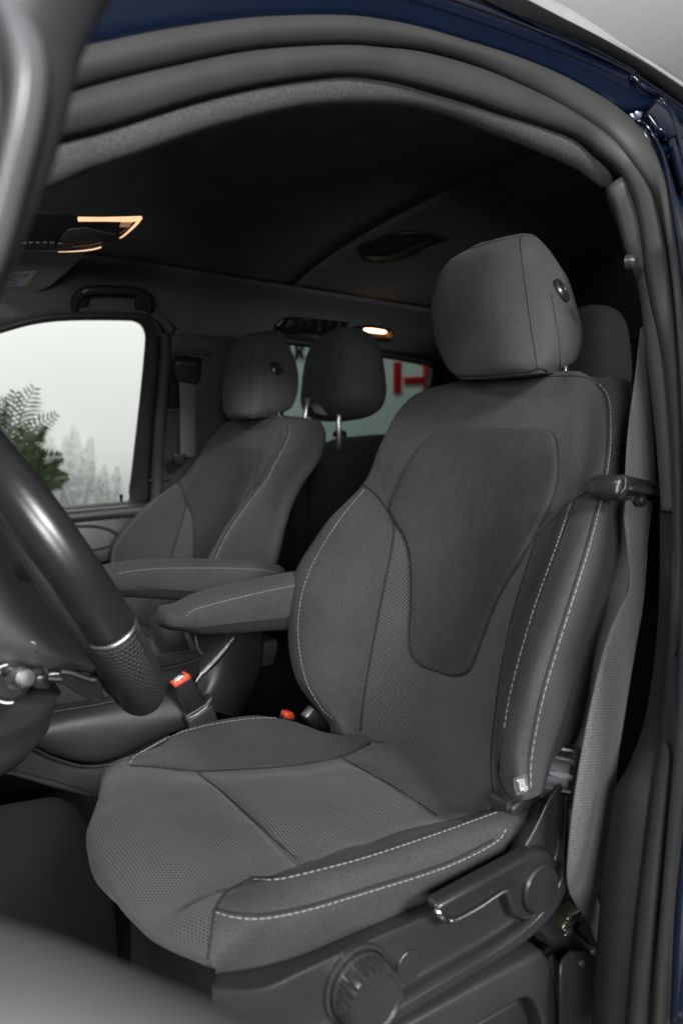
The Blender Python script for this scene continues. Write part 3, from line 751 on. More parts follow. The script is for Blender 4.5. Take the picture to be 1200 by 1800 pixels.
bp = hit(th, 984, 512, .002); nrm = np.cross(hit(th, 992, 512) - hit(th, 976, 512), hit(th, 984, 500) - hit(th, 984, 524)); nrm = nrm * (1 if nrm @ ray(984, 512) < 0 else -1)
lathe('release_button', bp, nrm, [(.0185, -.004), (.0185, .0015), (.0165, .004), (.0125, .0035), (.0115, .0005), (.0095, .0005), (.0085, .0032), (.004, .0040)], M['satin'], hr, 32)
pz = BK(992, 650, -.055)
for dy in (0, .14):
    q = pz + np.array([.0, dy, 0])
    tube('headrest_post', np.array([q + [0, 0, -.10], q + [0, 0, -.02], q + [0, 0, .04]]), .0055, M['chrome'], hr, 12)
    lathe('post_collar', q + np.array([0, 0, -.012]), (0, 0, 1), [(.016, -.012), (.016, .006), (.012, .009)], M['trim_blue'], hr, 20)

# cushion
def Zl(pts, z): return np.array([Z(u, v, z) for u, v in pts])
def Yl(pts, y): return np.array([Y(u, v, y) for u, v in pts])
kA = Zl([(228,1341),(262,1311),(330,1281),(420,1263),(490,1259),(560,1268),(620,1282)], 1.028)
kB = Zl([(230,1345),(280,1349),(345,1355),(430,1352),(520,1345),(600,1330),(655,1305)], 1.0)
kD = Zl([(440,1543),(525,1512),(600,1483),(700,1455),(780,1438),(870,1412)], 1.0)
kE = Zl([(405,1566),(450,1549),(530,1538),(640,1510),(780,1462),(885,1425)], 1.022)
kF = Yl([(378,1603),(410,1613),(460,1615),(540,1600),(640,1570),(780,1525),(870,1480),(893,1450)], .540)
kG = Yl([(370,1692),(450,1700),(560,1672),(700,1630),(850,1560),(900,1480)], .548)
def atx(K, x):
    K = K[np.argsort(K[:, 0])]; return np.array([x, np.interp(x, K[:, 0], K[:, 1]), np.interp(x, K[:, 0], K[:, 2])])
def crow(x, dz=0.0, front=None):
    A, B, D, E_, F2, G2 = [atx(K, x) for K in (kA, kB, kD, kE, kF, kG)]
    if x < .36: A[2] = 1.004 + (A[2] - 1.004) * max(0.0, (x - .255) / .105) ** .6
    if x > .46:
        k_ = min(1, (x - .46) / .14); k_ = k_ * k_ * (3 - 2 * k_); A[2] = A[2] * (1 - k_) + 1.002 * k_; A[1] += .03 * k_
    C0 = (B + D) / 2; C1 = B * .72 + D * .28; C2 = B * .28 + D * .72
    for q, e in ((C0, .007), (C1, .006), (C2, .006)): q[2] += dz + e
    B[2] += dz * .3; D[2] += dz * .3
    A[1] = max(A[1], B[1] + .005)
    kk = min(1.0, max(.25, (x - .24) / .16)); S0 = A + np.array([0, .035 * kk, -.035]); S1 = A + np.array([0, .04 * kk, -.10])
    return [S1, S0, A, B, C1, C0, C2, D, E_, F2, G2, G2 + np.array([0, .02, -.03])]
rows = []
base = crow(.262)
def frontrow(x0, zs, sc_, push, corner=.030):
    r = []
    for j, p in enumerate(base):
        y = .775 + (p[1] - .775) * sc_
        bulge = push * max(0.0, 1 - ((y - .76) / .22) ** 2) - corner * min(1, max(0, (y - .80) / .15)) ** 2 - .014 * min(1, max(0, (.62 - y) / .08)) ** 2
        zz = zs(min(y, .95), p[2], j); zz = max(zz, zbot(min(y, .95)) - .012) if j > 8 else zz
        r.append(np.array([x0 - bulge + (.012 if j in (0, 1) else .014 if j == 10 else .060 if j == 11 else 0), y, zz - (.004 if j == 1 else .012 if j == 0 else 0)]))
    return r
zbot = lambda y: np.interp(y, [.53, .575, .68, .78, .86, .95, 1.0], [.985, .979, .957, .926, .912, .925, .94])
rows.append(frontrow(.30, lambda y, z, j: zbot(y) + .012, .94, .0))
rows.append(frontrow(.222, lambda y, z, j: zbot(y), .97, .006))
rows.append(frontrow(.204, lambda y, z, j: zbot(y) * .72 + min(z, 1.008) * .28, 1.0, .018))
rows.append(frontrow(.206, lambda y, z, j: zbot(y) * .32 + min(z, 1.010) * .68, 1.0, .022))
rows.append(frontrow(.230, lambda y, z, j: zbot(y) * .07 + z * .93, 1.0, .012, .016))
for x, dz in ((.262, .0), (.305, .004), (.334, .001), (.345, -.007), (.356, .001), (.40, .004), (.46, .003), (.515, .002), (.533, -.006), (.55, .002), (.60, .002), (.66, .0), (.74, -.01)): rows.append(crow(x, dz))
def mic(r, c):
    if r < 5.2: return 1 if 1.0 < c < 8.4 else 0
    return 1 if 3.0 <= c < 7.0 else 0
cush = loft('cushion', np.array(rows), None, seat, 12, 8, False, (False, False), [M['cloth'], M['knit']], mic, 5)
sew(cush, [(226,1341),(280,1349),(345,1355),(430,1352),(520,1345),(600,1330),(655,1305),(800,1300),(950,1380),(885,1412),(780,1446),(700,1466),(600,1494),(525,1521),(485,1534),(440,1545),(404,1566),(390,1580),(378,1602),(372,1640),(364,1700),(340,1800),(60,1800),(60,1341)], lambda c: True)
soften(cush, .0028)
tc_ = bvh(cush)
stitch([(229,1343),(236,1330),(263,1314),(330,1284.5),(420,1266.5),(490,1263),(555,1271),(600,1283)], cush, tc_, 'thread', 160, .0005, .0010)
stitch([(445,1548),(485,1548),(530,1539),(640,1510),(780,1463),(880,1427)], cush, tc_, 'thread_grey', 160, .0007, .0012)
seam([(442,1543),(485,1543),(530,1534),(640,1505),(780,1458),(880,1422)], cush, tc_, .0014)
stitch([(379,1604),(410,1613),(460,1615),(540,1600),(640,1570),(780,1525),(868,1482),(890,1455)], cush, tc_, 'thread', 180, .0006, .0007)
seam([(379,1598),(410,1606),(460,1608),(540,1593),(640,1563),(780,1518),(866,1476)], cush, tc_, .0013)
seam([(366,1686),(372,1640),(378,1602),(390,1580),(404,1566),(440,1545)], cush, tc_, .0012)
seam([(230,1346),(280,1350),(345,1356),(430,1353),(520,1346),(600,1331),(650,1308)], cush, tc_, .0016)
seam([(345,1357),(390,1392),(440,1436),(485,1478),(522,1510)], cush, tc_, .0007)
seam([(602,1333),(650,1360),(700,1388),(768,1434)], cush, tc_, .0007)

# side cover with its controls
SA = [(372,1712),(384,1703),(440,1697),(520,1676),(640,1625),(780,1565),(868,1507),(905,1452),(940,1392),(970,1362)]
SB = [(372,1735),(392,1737),(462,1735),(545,1698),(655,1648),(795,1588),(885,1536),(930,1470),(962,1405),(985,1372)]
SC_ = [(378,1790),(400,1800),(470,1790),(590,1765),(715,1700),(850,1625),(925,1570),(965,1490),(985,1430),(990,1390)]
SD = [(385,1870),(420,1890),(520,1880),(640,1822),(770,1745),(890,1672),(955,1618),(990,1560),(992,1480),(993,1400)]
M['cover'] = plastic('moulded_black_plastic', (.021, .0217, .023), .30, 520, .3)
def yr(P, y, dy=0): return [Y(u, v, y + dy * i / (len(P) - 1)) for i, (u, v) in enumerate(P)]
def blend(P, Q, k): return [(u1 * (1 - k) + u2 * k, v1 * (1 - k) + v2 * k) for (u1, v1), (u2, v2) in zip(P, Q)]
SR = [[p + np.array([0, .05, -.006]) for p in yr(SA, .552)], yr(SA, .552), yr(blend(SA, SB, .55), .527), yr(blend(SA, SB, .92), .509), yr(blend(SB, SC_, .12), .504), yr(blend(SB, SC_, .5), .503), yr(SC_, .503),
      yr(blend(SC_, SD, .38), .500), yr(blend(SC_, SD, .66), .489), yr(blend(SC_, SD, .9), .484), yr(SD, .492), [p + np.array([.0, .06, -.0]) for p in yr(SD, .50)]]
shell = loft('side_cover', np.array(SR).transpose(1, 0, 2), M['cover'], seat, 5, 6)
for p in shell.data.polygons: p.use_smooth = True
dn = np.array([.0, -1.0, .04])
kc = Y(630, 1731, .500)
lathe('height_knob', kc, dn, [(.0300, -.006), (.0300, .006), (.0285, .008), (.0285, .026), (.0270, .0285), (.0245, .0285), (.0225, .0262), (.004, .0255)], M['cover'], seat, 240, 24, .0022, (3, 3))
lathe('knob_recess', kc, dn, [(.0345, -.006), (.0345, .0012), (.031, .002), (.030, -.001)], M['cover'], seat, 48)
lathe('blanking_cap', Y(720, 1700, .5005), dn, [(.0150, -.006), (.0150, .0003), (.0146, .0006), (.0143, .0001), (.003, .0003)], M['cover'], seat, 40)
lathe('lever_recess', Y(938, 1560, .500), dn, [(.037, -.008), (.037, .0015), (.034, .003), (.031, -.0015)], M['trim_dark'], seat, 48)
lv = [(765,1600),(778,1587),(840,1553),(905,1517),(940,1498),(965,1497),(978,1512),(980,1545),(968,1585),(948,1612),(925,1622),(906,1612),(896,1590),(892,1572),(880,1572),(840,1600),(804,1619),(790,1621)]
lever = prism('recline_lever', [Y(u, v, .487) for u, v in lv], (0, .020, 0), M['satin'], seat, .006, 4)
lathe('lever_hub', Y(946, 1560, .486), dn, [(.0245, -.010), (.0245, .004), (.0225, .0065), (.020, .0058), (.003, .0052)], M['satin'], lever, 48)
tube('lever_bright_edge', smooth2([Y(u, v, .4845) for u, v in ((790,1619),(804,1616),(840,1597),(882,1569),(893,1566))], 30), .0016, M['brushed'], lever, 6)
tube('lever_tip', np.array([Y(u, v, .486) for u, v in ((766,1601),(778,1611),(789,1619))]), .0032, M['chrome'], lever, 8)
lathe('lumbar_knob', Y(1010, 1366, .512), np.array([.45, -.9, .0]), [(.034, -.03), (.034, .0), (.031, .004), (.024, .006)], M['brushed'], seat, 120, 14, .0025, (0, 1))
prism('hinge_cover', [Y(u, v, .545) for u, v in ((900,1420),(925,1400),(965,1372),(1000,1330),(1010,1440),(1000,1520),(960,1560),(905,1470))], (0, .04, 0), M['trim_dark'], seat, .006)

# armrests
def armrest(top, bot, yn, wid, split, parent, label=None):
    tp = np.array([Y(u, v, yn) for u, v in top]); bt = np.array([Y(u, v, yn) for u, v in bot])
    xs = np.linspace(max(tp[:, 0].min(), bt[:, 0].min()), min(tp[:, 0].max(), bt[:, 0].max()), 9)
    g = []
    def sect(x, zt, zb, s=1.0, dz=0):
        y0, y1 = yn, yn + wid; h = zt - zb; ym = (y0 + y1) / 2; zm = zb + h * .5
        P = [(y0 + .012, zb), (y0 + .002, zb + h * .25), (y0 - .002, zb + h * .6), (y0 + .001, zt), (y0 + .018, zt + .010), (ym, zt + .014), (y1 - .018, zt + .010), (y1, zt - .006), (y1 + .002, zb + h * .5), (y1 - .012, zb), (ym, zb - .003)]
        return [np.array([x, ym + (a - ym) * s, zm + (b - zm) * s + dz]) for a, b in P]
    for i, x in enumerate(xs):
        g.append(sect(x, np.interp(x, tp[:, 0], tp[:, 2]), np.interp(x, bt[:, 0], bt[:, 2])))
    z0t, z0b = np.interp(xs[0], tp[:, 0], tp[:, 2]), np.interp(xs[0], bt[:, 0], bt[:, 2])
    z1t, z1b = np.interp(xs[-1], tp[:, 0], tp[:, 2]), np.interp(xs[-1], bt[:, 0], bt[:, 2])
    g = [sect(xs[0] - .030, z0t, z0b, .35, .004), sect(xs[0] - .026, z0t, z0b, .72, .003), sect(xs[0] - .014, z0t, z0b, .93, .001)] + g + [sect(xs[-1] + .016, z1t, z1b, .9), sect(xs[-1] + .026, z1t, z1b, .6)]
    a = loft('armrest', np.array(g), None, parent, 5, 5, True, (True, True), [M['cloth'], M['trim_dark']], lambda r, c: 1 if (c < 1.2 or c > 9) else 0, 3)
    soften(a, .0014); t = bvh(a)
    stitch([(u, v + 1) for u, v in top], a, t, 'thread', 120, .0005)
    seam(split, a, t, .0011)
    return a
armrest([(326,1083),(345,1070),(410,1052),(470,1038),(530,1026),(565,1019)], [(322,1110),(345,1118),(410,1116),(470,1112),(530,1108),(565,1104)], 1.06, .075, [(322,1105),(345,1104),(400,1097),(470,1090),(512,1087)], seat)

# ================================================================== the passenger's seat: the same seat, 0.889 m further across
SH = np.array([0, .889, 0])
def broaden(me):
    for v in me.vertices:
        w_ = min(1, max(0, (1.45 - v.co.z) / .25)) * min(1, max(0, (v.co.y - .83) / .2)); v.co.x -= .055 * w_; v.co.y += .055 * w_
seat2 = thing('front_seat', 'farther front seat beside the clear window, cloth backrest partly behind the two armrests', 'car seat', 'front seats of the van')
for ch in [c for c in seat.children if c.name.split('.')[0] in ('backrest', 'headrest', 'cushion')]:
    o = ch.copy(); COL.objects.link(o); o.parent = seat2; o.location = Vector(SH)
    wide = ch.name.startswith('backrest')                 # this seat's outer bolster is broader at its foot
    if wide: o.data = ch.data.copy(); broaden(o.data)
    for g in ch.children:
        if g.name.split('.')[0] in ('woven_tag',): continue
        q = g.copy(); COL.objects.link(q); q.parent = o
        if wide: q.data = g.data.copy(); broaden(q.data)
armrest([(208,1008),(225,1004),(250,1001),(300,998),(400,998),(460,1001),(492,1007)], [(200,1050),(240,1052),(300,1055),(360,1057),(400,1056),(460,1046),(495,1028)], 1.335, .08, [(240,1032),(300,1037),(360,1041),(400,1043),(440,1040)], seat2)

# passenger seat: inner side cover, hinge, base
def py(P, y): return [Y(u, v, y) for u, v in P]
cv = loft('side_cover', np.array([
    [p + np.array([0, .06, .0]) for p in py([(20,1275),(60,1262),(100,1250),(160,1240),(215,1229),(290,1216),(345,1206)], 1.40)],
    py([(20,1276),(60,1263),(100,1251.5),(160,1241.5),(215,1231),(290,1218),(345,1208)], 1.40),
    py([(20,1290),(60,1282),(100,1275),(160,1268),(215,1262),(290,1250),(345,1240)], 1.375),
    py([(20,1302),(60,1300),(100,1308),(150,1316),(200,1310),(270,1284),(345,1262)], 1.37),
    py([(20,1306),(60,1312),(100,1328),(150,1339),(200,1334),(270,1302),(345,1272)], 1.385),
    [p + np.array([0, .06, .0]) for p in py([(20,1306),(60,1312),(100,1329),(150,1341),(200,1336),(270,1304),(345,1274)], 1.385)]]), M['trim_dark'], seat2, 6, 5)
tube('cover_edge', smooth2(py([(60,1262),(100,1250.5),(160,1240.5),(215,1229.5),(260,1221)], 1.397), 24), .0016, M['trim'], seat2, 6)
tube('cover_lip', smooth2(py([(46,1309),(62,1316),(100,1334),(150,1347),(195,1343),(225,1331)], 1.38), 24), .0022, M['trim'], seat2, 6)
prism('seat_base', py([(30,1312),(60,1318),(100,1336),(150,1349),(200,1344),(240,1325),(300,1290),(300,1405),(165,1405),(100,1388),(30,1364)], 1.40), (0, .45, 0), M['trim_dark'], seat2, .006)
loft('hinge_cover', np.array([
    [p + np.array([.0, .08, 0]) for p in py([(398,1040),(440,1060),(460,1100),(464,1135),(457,1180),(440,1225),(422,1262)], 1.43)],
    py([(398,1040),(440,1060),(460,1100),(464,1135),(457,1180),(440,1225),(422,1262)], 1.43),
    py([(385,1060),(420,1080),(440,1110),(445,1140),(436,1180),(415,1220),(395,1255)], 1.405),
    py([(375,1090),(395,1105),(412,1120),(408,1150),(390,1185),(372,1215),(358,1245)], 1.40),
    py([(330,1110),(335,1120),(340,1130),(348,1150),(350,1185),(345,1215),(340,1240)], 1.42)]), M['trim'], seat2, 6, 5)
strip('hinge_strip', py([(342,1199),(352,1182),(358,1176),(384,1148),(412,1117)], 1.398), py([(344,1204),(356,1188),(366,1182),(388,1160),(414,1121)], 1.395), M['brushed'], seat2, .003, 24, 5, .01)
tube('belt_loop', smooth2(py([(343,1115),(347,1135),(352,1145),(357,1150)], 1.39), 12), .002, M['thread_grey'], seat2, 6)
prism('inner_bolster', py([(282,1060),(305,1058),(322,1100),(335,1135),(345,1165),(320,1170),(296,1150),(284,1110)], 1.47), (0, .1, 0), M['cloth'], seat2, .02)
# near seat: plinth under the cushion and slide lever
prism('seat_base', [(x, .60, z) for x, z in ((.27, .50), (.27, .88), (.36, .945), (.70, .945), (.74, .50))], (0, .38, 0), M['rubber_dark'], seat, .012)
bkl = thing('belt_buckle', 'black belt buckle with orange red button standing below the nearer armrest', 'belt buckle', 'belt buckles')
prism('buckle_body', py([(306,1208),(337,1189),(361,1238),(333,1254)], 1.335), (0, .028, 0), M['satin'], bkl, .003)
prism('release_button', py([(305,1204),(308.5,1201),(316,1198.5),(324,1192.5),(327.5,1186),(331,1184),(335,1188),(336,1191),(324,1200),(309,1209)], 1.331), (0, .026, .0), M['orange'], bkl, .002)
prism('tongue_slot', py([(308,1198.5),(322,1187.5),(325.5,1186.5),(324,1190.5),(316,1196),(309,1199.5)], 1.336), (0, .02, 0), M['chrome'], bkl, .001)
prism('buckle_stalk', py([(326,1262),(334,1254),(362,1237),(371,1226),(375,1224),(374,1236),(352,1252),(330,1268)], 1.345), (0, .03, 0), M['trim'], bkl, .003)
prism('stalk_sleeve', py([(329,1268),(352,1253),(375,1238),(392,1290),(340,1300)], 1.35), (0, .03, 0), M['trim_dark'], bkl, .004)
tube('stalk_edge', np.array(py([(327,1266),(345,1256),(362,1244),(372,1232)], 1.342)), .0018, M['brushed'], bkl, 6)
bk2 = thing('belt_buckle', 'red buckle button just showing between the near cushion and backrest', 'belt buckle', 'belt buckles')
prism('release_button', [Y(u, v, 1.065) for u, v in ((501,1257),(505,1252),(515,1252),(519,1257),(518,1266),(502,1264))], (0, .02, 0), M['orange'], bk2, .003)
prism('buckle_stalk', [Y(u, v, 1.07) for u, v in ((498,1262),(521,1262),(540,1300),(510,1300))], (0, .02, 0), M['satin'], bk2, .003)
prism('recliner_bracket', [Y(u, v, 1.05) for u, v in ((536,1262),(552,1243),(580,1265),(582,1290),(560,1290))], (0, .02, 0), M['brushed'], seat, .004)

# ================================================================== seat belts
def ribbon(name, L, R, ys, parent, k=90, th=.0014):
    A = np.array([Y(u, v, y) for (u, v), y in zip(L, ys)]); B = np.array([Y(u, v, y) for (u, v), y in zip(R, ys)])
    A, B = smooth2(A, k), smooth2(B, k); nc = 9; V = []; uv = []
    d = np.r_[0, np.cumsum(np.linalg.norm(np.diff((A + B) / 2, axis=0), axis=1))]
    for side in (0, 1):
        for i in range(k):
            for s in np.linspace(0, 1, nc):
                q = A[i] * (1 - s) + B[i] * s + np.array([0, -.0035 * math.sin(math.pi * s) + side * th * 1.6, 0]); V.append(q); uv.append((s * .047, d[i]))
    F = []; o = k * nc
    for i in range(k - 1):
        for j in range(nc - 1):
            q = (i * nc + j, i * nc + j + 1, (i + 1) * nc + j + 1, (i + 1) * nc + j); F += [q, tuple(x + o for x in q[::-1])]
        for j in (0, nc - 1): F.append((i * nc + j, (i + 1) * nc + j, (i + 1) * nc + j + o, i * nc + j + o))
    return recalc(link(name, V, F, M['web'], parent, True, uv))
belt = thing('seat_belt', 'dark grey seat belt hanging beside the nearest seat through a black guide', 'seat belt', 'front seat belts')
ribbon('webbing', [(1127,575),(1119,650),(1110,715),(1103,780),(1100,845)], [(1131,575),(1140,650),(1146,715),(1150,780),(1152,850)], [.60,.575,.55,.53,.51], belt)
ribbon('webbing', [(1100,880),(1098,905),(1102,950),(1106,985),(1108,1010),(1105,1040),(1090,1070),(1068,1125),(1045,1215),(1024,1320),(1008,1420),(1000,1500),(998,1545),(1003,1575)],
       [(1146,880),(1144,905),(1138,950),(1136,985),(1134,1010),(1131,1050),(1127,1085),(1118,1135),(1105,1215),(1090,1310),(1080,1395),(1067,1480),(1060,1540),(1052,1570)], [.505,.50,.49,.483,.477,.47,.465,.46,.458,.458,.46,.465,.472,.48], belt, 140)
ribbon('webbing', [(1003,1572),(1012,1590),(1030,1618),(1048,1660)], [(1052,1568),(1050,1582),(1062,1612),(1075,1650)], [.482,.49,.495,.50], belt, 24)
gd = prism('belt_guide', [Y(u, v, .488) for u, v in ((1083,872),(1086,842),(1097,833),(1118,838),(1160,848),(1170,868),(1158,874),(1122,868),(1106,866),(1100,882),(1094,880))], (0, .04, 0), M['satin'], belt, .005, 3)
prism('guide_bar', [Y(u, v, .484) for u, v in ((1107,862),(1110,854),(1140,858),(1165,864),(1164,872),(1130,868))], (0, .010, 0), M['trim'], belt, .002)
tube('guide_edge', np.array([Y(u, v, .485) for u, v in ((1097,838),(1099,848),(1097,858),(1090,868))]), .0011, M['trim'], belt, 6)
lathe('belt_stud', Y(1126, 879, .492), (.1, -1, .1), [(.0075, -.004), (.0075, .0015), (.006, .004), (.003, .0045)], M['satin'], belt, 20)
belt2 = thing('seat_belt', 'grey seat belt hanging straight down the far door pillar beside the window', 'seat belt', 'front seat belts')
def fyr(px, off): return [FS(u, v, off) for u, v in px]
w2 = ribbon('webbing', [(315.5,672),(316.5,700),(317,740),(317.5,803)], [(343,674),(344,700),(344,740),(344,803)], [FS(330, q, -.045)[1] for q in (672, 700, 740, 800)], belt2, 40)
prism('anchor_plate', fyr([(304,624),(322,623),(356,630),(354,660),(346,716),(296,720),(298,690)], -.016), (0, .02, 0), M['gloss'], belt2, .003)
prism('belt_slider', fyr([(308,640),(312,634),(350,636),(353,650),(350,672),(343,676),(316,671),(309,655)], -.055), (0, .045, 0), M['satin'], belt2, .005)
prism('belt_slider_cap', fyr([(310,645),(317,634),(348,637),(350,646),(316,644)], -.065), (0, .02, 0), M['trim'], belt2, .004)
prism('belt_tongue', fyr([(305,801),(308,798),(330,798),(326,812),(318,818),(308,814)], -.075), (0, .02, 0), M['trim'], belt2, .004)
tube('tongue_rim', smooth2(fyr([(305,800),(306,810),(313,818),(320,818)], -.078), 10), .0030, M['gloss'], belt2, 8)

# ================================================================== rear seats
def pillow(name, c, s, mat, parent, e=.45, rot=0, nu=40, nv=22, taper=0.0):
    V = []; F = []; cr_, sr = math.cos(rot), math.sin(rot); pw = lambda q, ex: math.copysign(abs(q) ** ex, q)
    for i in range(nv + 1):
        ph = -math.pi / 2 + math.pi * i / nv
        for j in range(nu):
            th = 2 * math.pi * j / nu; cz = pw(math.sin(ph), e); k = pw(math.cos(ph), e) * (1 - taper * cz)
            x, y = s[0] / 2 * k * pw(math.cos(th), e), s[1] / 2 * k * pw(math.sin(th), e)
            V.append((c[0] + x * cr_ - y * sr, c[1] + x * sr + y * cr_, c[2] + s[2] / 2 * cz))
    for i in range(nv):
        for j in range(nu): F.append((i * nu + j, i * nu + (j + 1) % nu, (i + 1) * nu + (j + 1) % nu, (i + 1) * nu + j))
    o = link(name, V, F, mat, parent); bm = bmesh.new(); bm.from_mesh(o.data); bmesh.ops.remove_doubles(bm, verts=bm.verts, dist=1e-5); bmesh.ops.recalc_face_normals(bm, faces=bm.faces); bm.to_mesh(o.data); bm.free()
    return o
M['post'] = metal('bright_post_steel', (.92, .92, .92), .42)
rs = thing('rear_seat', 'dark rear seat with tall headrest on chrome posts in front of the far rear window', 'rear seat', 'seats in the row behind')
hc = T(600, 657, 2.10)
hh = pillow('headrest', T(600, 661, 2.10), (.17, .345, .262), M['cloth'], rs, .62, -.12, taper=.14)
thh = bvh(hh)
seam([(588,587),(603,600),(598,625),(592,660),(588,700)], hh, thh, .0012, 40)
prism('headrest_underside', [T(u, v, 2.04) for u, v in ((542,708),(588,709),(622,718),(615,730),(565,732),(550,726))], (.06, .02, 0), M['trim_dark'], rs, .006)
for (a, b, t) in (((541,712),(536,742),2.08), ((598,706),(596,772),2.02)):
    p, q = T(*a, t), T(*b, t); tube('headrest_post', np.array([p + [0, 0, .02], (p + q) / 2 + [-.004, 0, 0], q - [0, 0, .03]]), .0075, M['post'], rs, 12)
pillow('backrest', T(618, 1010, 2.2) + np.array([.06, .0, 0]), (.17, .56, .86), M['panel'], rs, .42)
lathe('post_collar', T(597, 762, 2.06), (0, 0, 1), [(.02, -.01), (.02, .004), (.014, .008)], M['satin'], rs, 20)
rs2 = thing('rear_seat', 'shaded rear seat half hidden behind the nearest front seat headrest', 'rear seat', 'seats in the row behind')
M['shaded_rearcloth'] = cloth('shade_darkened_rear_cloth', (.015, .015, .0155), 520, .9)  # same cloth as the other seats, darkened to stand for shade
pillow('headrest', T(1028, 628, 1.75), (.13, .22, .24), M['shaded_rearcloth'], rs2, .6, -.1, taper=.12)
pillow('backrest', T(1075, 1060, 1.72), (.17, .50, .86), M['shaded_rearcloth'], rs2, .40)

# ================================================================== steering wheel and column
whl = thing('steering_wheel', 'black leather steering wheel with perforated grip, rim partly out of frame', 'steering wheel')
WC = np.array([.130, .807, 1.320]); tau = math.radians(31); WR = .190
wd, wn = np.array([math.sin(tau), 0, -math.cos(tau)]), np.array([math.cos(tau), 0, math.sin(tau)])
def wp(a, r=WR, o=0): a = math.radians(a); return WC + r * (math.sin(a) * wd + math.cos(a) * np.array([0, -1.0, 0])) + wn * o
tube('rim', np.array([wp(a) for a in np.linspace(-215, 20, 110)]), .0218, M['leather'], whl, 24)
tube('grip', np.array([wp(a) for a in np.linspace(20.5, 84, 40)]), np.r_[np.full(34, .0222), np.linspace(.0222, .019, 6)], M['perf'], whl, 28)
tube('rim', np.array([wp(a) for a in np.linspace(84.5, 145, 36)]), .0215, M['leather'], whl, 20)
tube('bezel_ring', np.array([wp(a) for a in (19.4, 19.9, 20.4, 20.9)]), np.array([.0220, .0229, .0229, .0222]), M['brushed'], whl, 32)
tube('rim_back_shell', np.array([wp(a, WR * .95, -.018) for a in np.linspace(-30, 50, 50)]), np.concatenate([np.linspace(.004, .013, 20), np.linspace(.013, .006, 30)]), M['satin'], whl, 12)
for a0, a1 in ((-8, 4), (62, 78)):
    P = [wp(a0, WR - .012, -.012), wp(a1, WR - .012, -.012), wp(a1 * .6 + a0 * .4 + 4, .075, -.035), wp(a0 * .7 + a1 * .3 - 4, .075, -.035)]
    prism('spoke', P, wn * .018, M['satin'], whl, .005)
lathe('hub', WC - wn * .05, wn, [(.03, -.01), (.072, 0), (.080, .02), (.076, .045), (.05, .058), (.01, .060)], M['satin'], whl, 40)
prism('paddle', [Y(u, v, .70) for u, v in ((190,1182),(198,1165),(208,1160),(216,1176),(236,1225),(232,1245),(215,1236),(195,1214))], (0, .03, 0), M['satin'], whl, .005)
lathe('paddle_switch', Y(200, 1171, .695), (-.3, -1, .2), [(.006, -.004), (.006, .002), (.003, .004)], M['trim'], whl, 14)
lathe('paddle_switch', Y(226, 1212, .695), (-.3, -1, .2), [(.006, -.004), (.006, .002), (.003, .004)], M['trim'], whl, 14)

colm = thing('steering_column', 'smooth grey steering column cover behind the wheel rim with stalk and key', 'steering column')
def cy(P, y): return [Y(u, v, y) for u, v in P]
loft('column_cover', np.array([
    [p + np.array([0, .12, 0]) for p in cy([(-200,620),(-60,740),(20,850),(80,960),(150,1065),(212,1150)], .76)],
    cy([(-200,620),(-60,740),(20,850),(80,960),(150,1065),(212,1150)], .76),
    cy([(-200,720),(-90,840),(-20,930),(40,1010),(110,1085),(196,1160)], .725),
    cy([(-200,900),(-110,960),(-40,1020),(30,1080),(95,1125),(178,1168)], .705),
    cy([(-200,1080),(-110,1110),(-40,1135),(20,1150),(90,1160),(165,1175)], .700),
    cy([(-200,1150),(-110,1162),(-40,1168),(20,1174),(90,1178),(160,1182)], .715),
    [p + np.array([0, .10, .0]) for p in cy([(-200,1160),(-110,1172),(-40,1178),(20,1182),(90,1184),(160,1186)], .715)]]), M['trim'], colm, 6, 5)
lathe('cover_screw', Y(53, 1140, .702), (-.3, -1, 0), [(.0075, -.002), (.0075, .001), (.006, .0016), (.005, -.001), (.001, -.001)], M['trim'], colm, 20)
loft('knee_panel', np.array([
    [p + np.array([0, .14, 0]) for p in cy([(-220,1172),(-60,1180),(20,1188),(80,1198),(104,1210)], .74)],
    cy([(-220,1172),(-60,1180),(20,1188),(80,1198),(104,1210)], .74),
    cy([(-220,1250),(-60,1250),(20,1245),(72,1240),(101,1228)], .72),
    cy([(-220,1340),(-60,1330),(10,1310),(58,1290),(92,1258)], .73),
    cy([(-220,1420),(-60,1390),(0,1365),(40,1335),(76,1290)], .76),
    [p + np.array([0, .14, 0]) for p in cy([(-220,1420),(-60,1390),(0,1366),(40,1336),(76,1292)], .76)]]), M['satin'], colm, 6, 5)
stk = prism('gear_stalk', cy([(82,1181),(108,1180),(118,1180),(140,1187),(156,1192),(172,1194),(180,1200),(183,1222),(184,1234),(172,1238),(160,1232),(140,1222),(116,1206),(84,1198)], .655), (0, .022, 0), M['gloss'], colm, .007, 4)
tube('stalk_edge', smooth2(cy([(108,1181),(125,1183),(145,1190),(160,1195),(170,1195)], .652), 16), .0018, M['trim'], colm, 8)
tube('stalk_edge', smooth2(cy([(86,1193),(98,1194),(110,1194)], .653), 10), .0016, M['trim'], colm, 8)
prism('stalk_root', cy([(60,1186),(88,1184),(92,1200),(88,1215),(58,1212)], .67), (0, .03, 0), M['satin'], colm, .004)
lathe('ignition_lock', Y(18, 1202, .68), (-.2, -1, .0), [(.016, -.02), (.016, .004), (.0135, .006), (.0125, .002), (.003, .002)], M['satin'], colm, 30)
tube('ignition_ring', np.array([Y(18, 1202, .665) + .0168 * (math.cos(a) * np.array([.98, -.2, 0]) + math.sin(a) * np.array([0, 0, 1.0])) for a in np.linspace(1.6, 4.9, 30)]), .0017, M['brushed'], colm, 8)
lathe('key_knob', Y(42, 1192, .645), (.35, -1, .25), [(.0085, -.016), (.0095, -.004), (.0088, .004), (.0068, .0062), (.002, .0068)], M['brushed'], colm, 24)
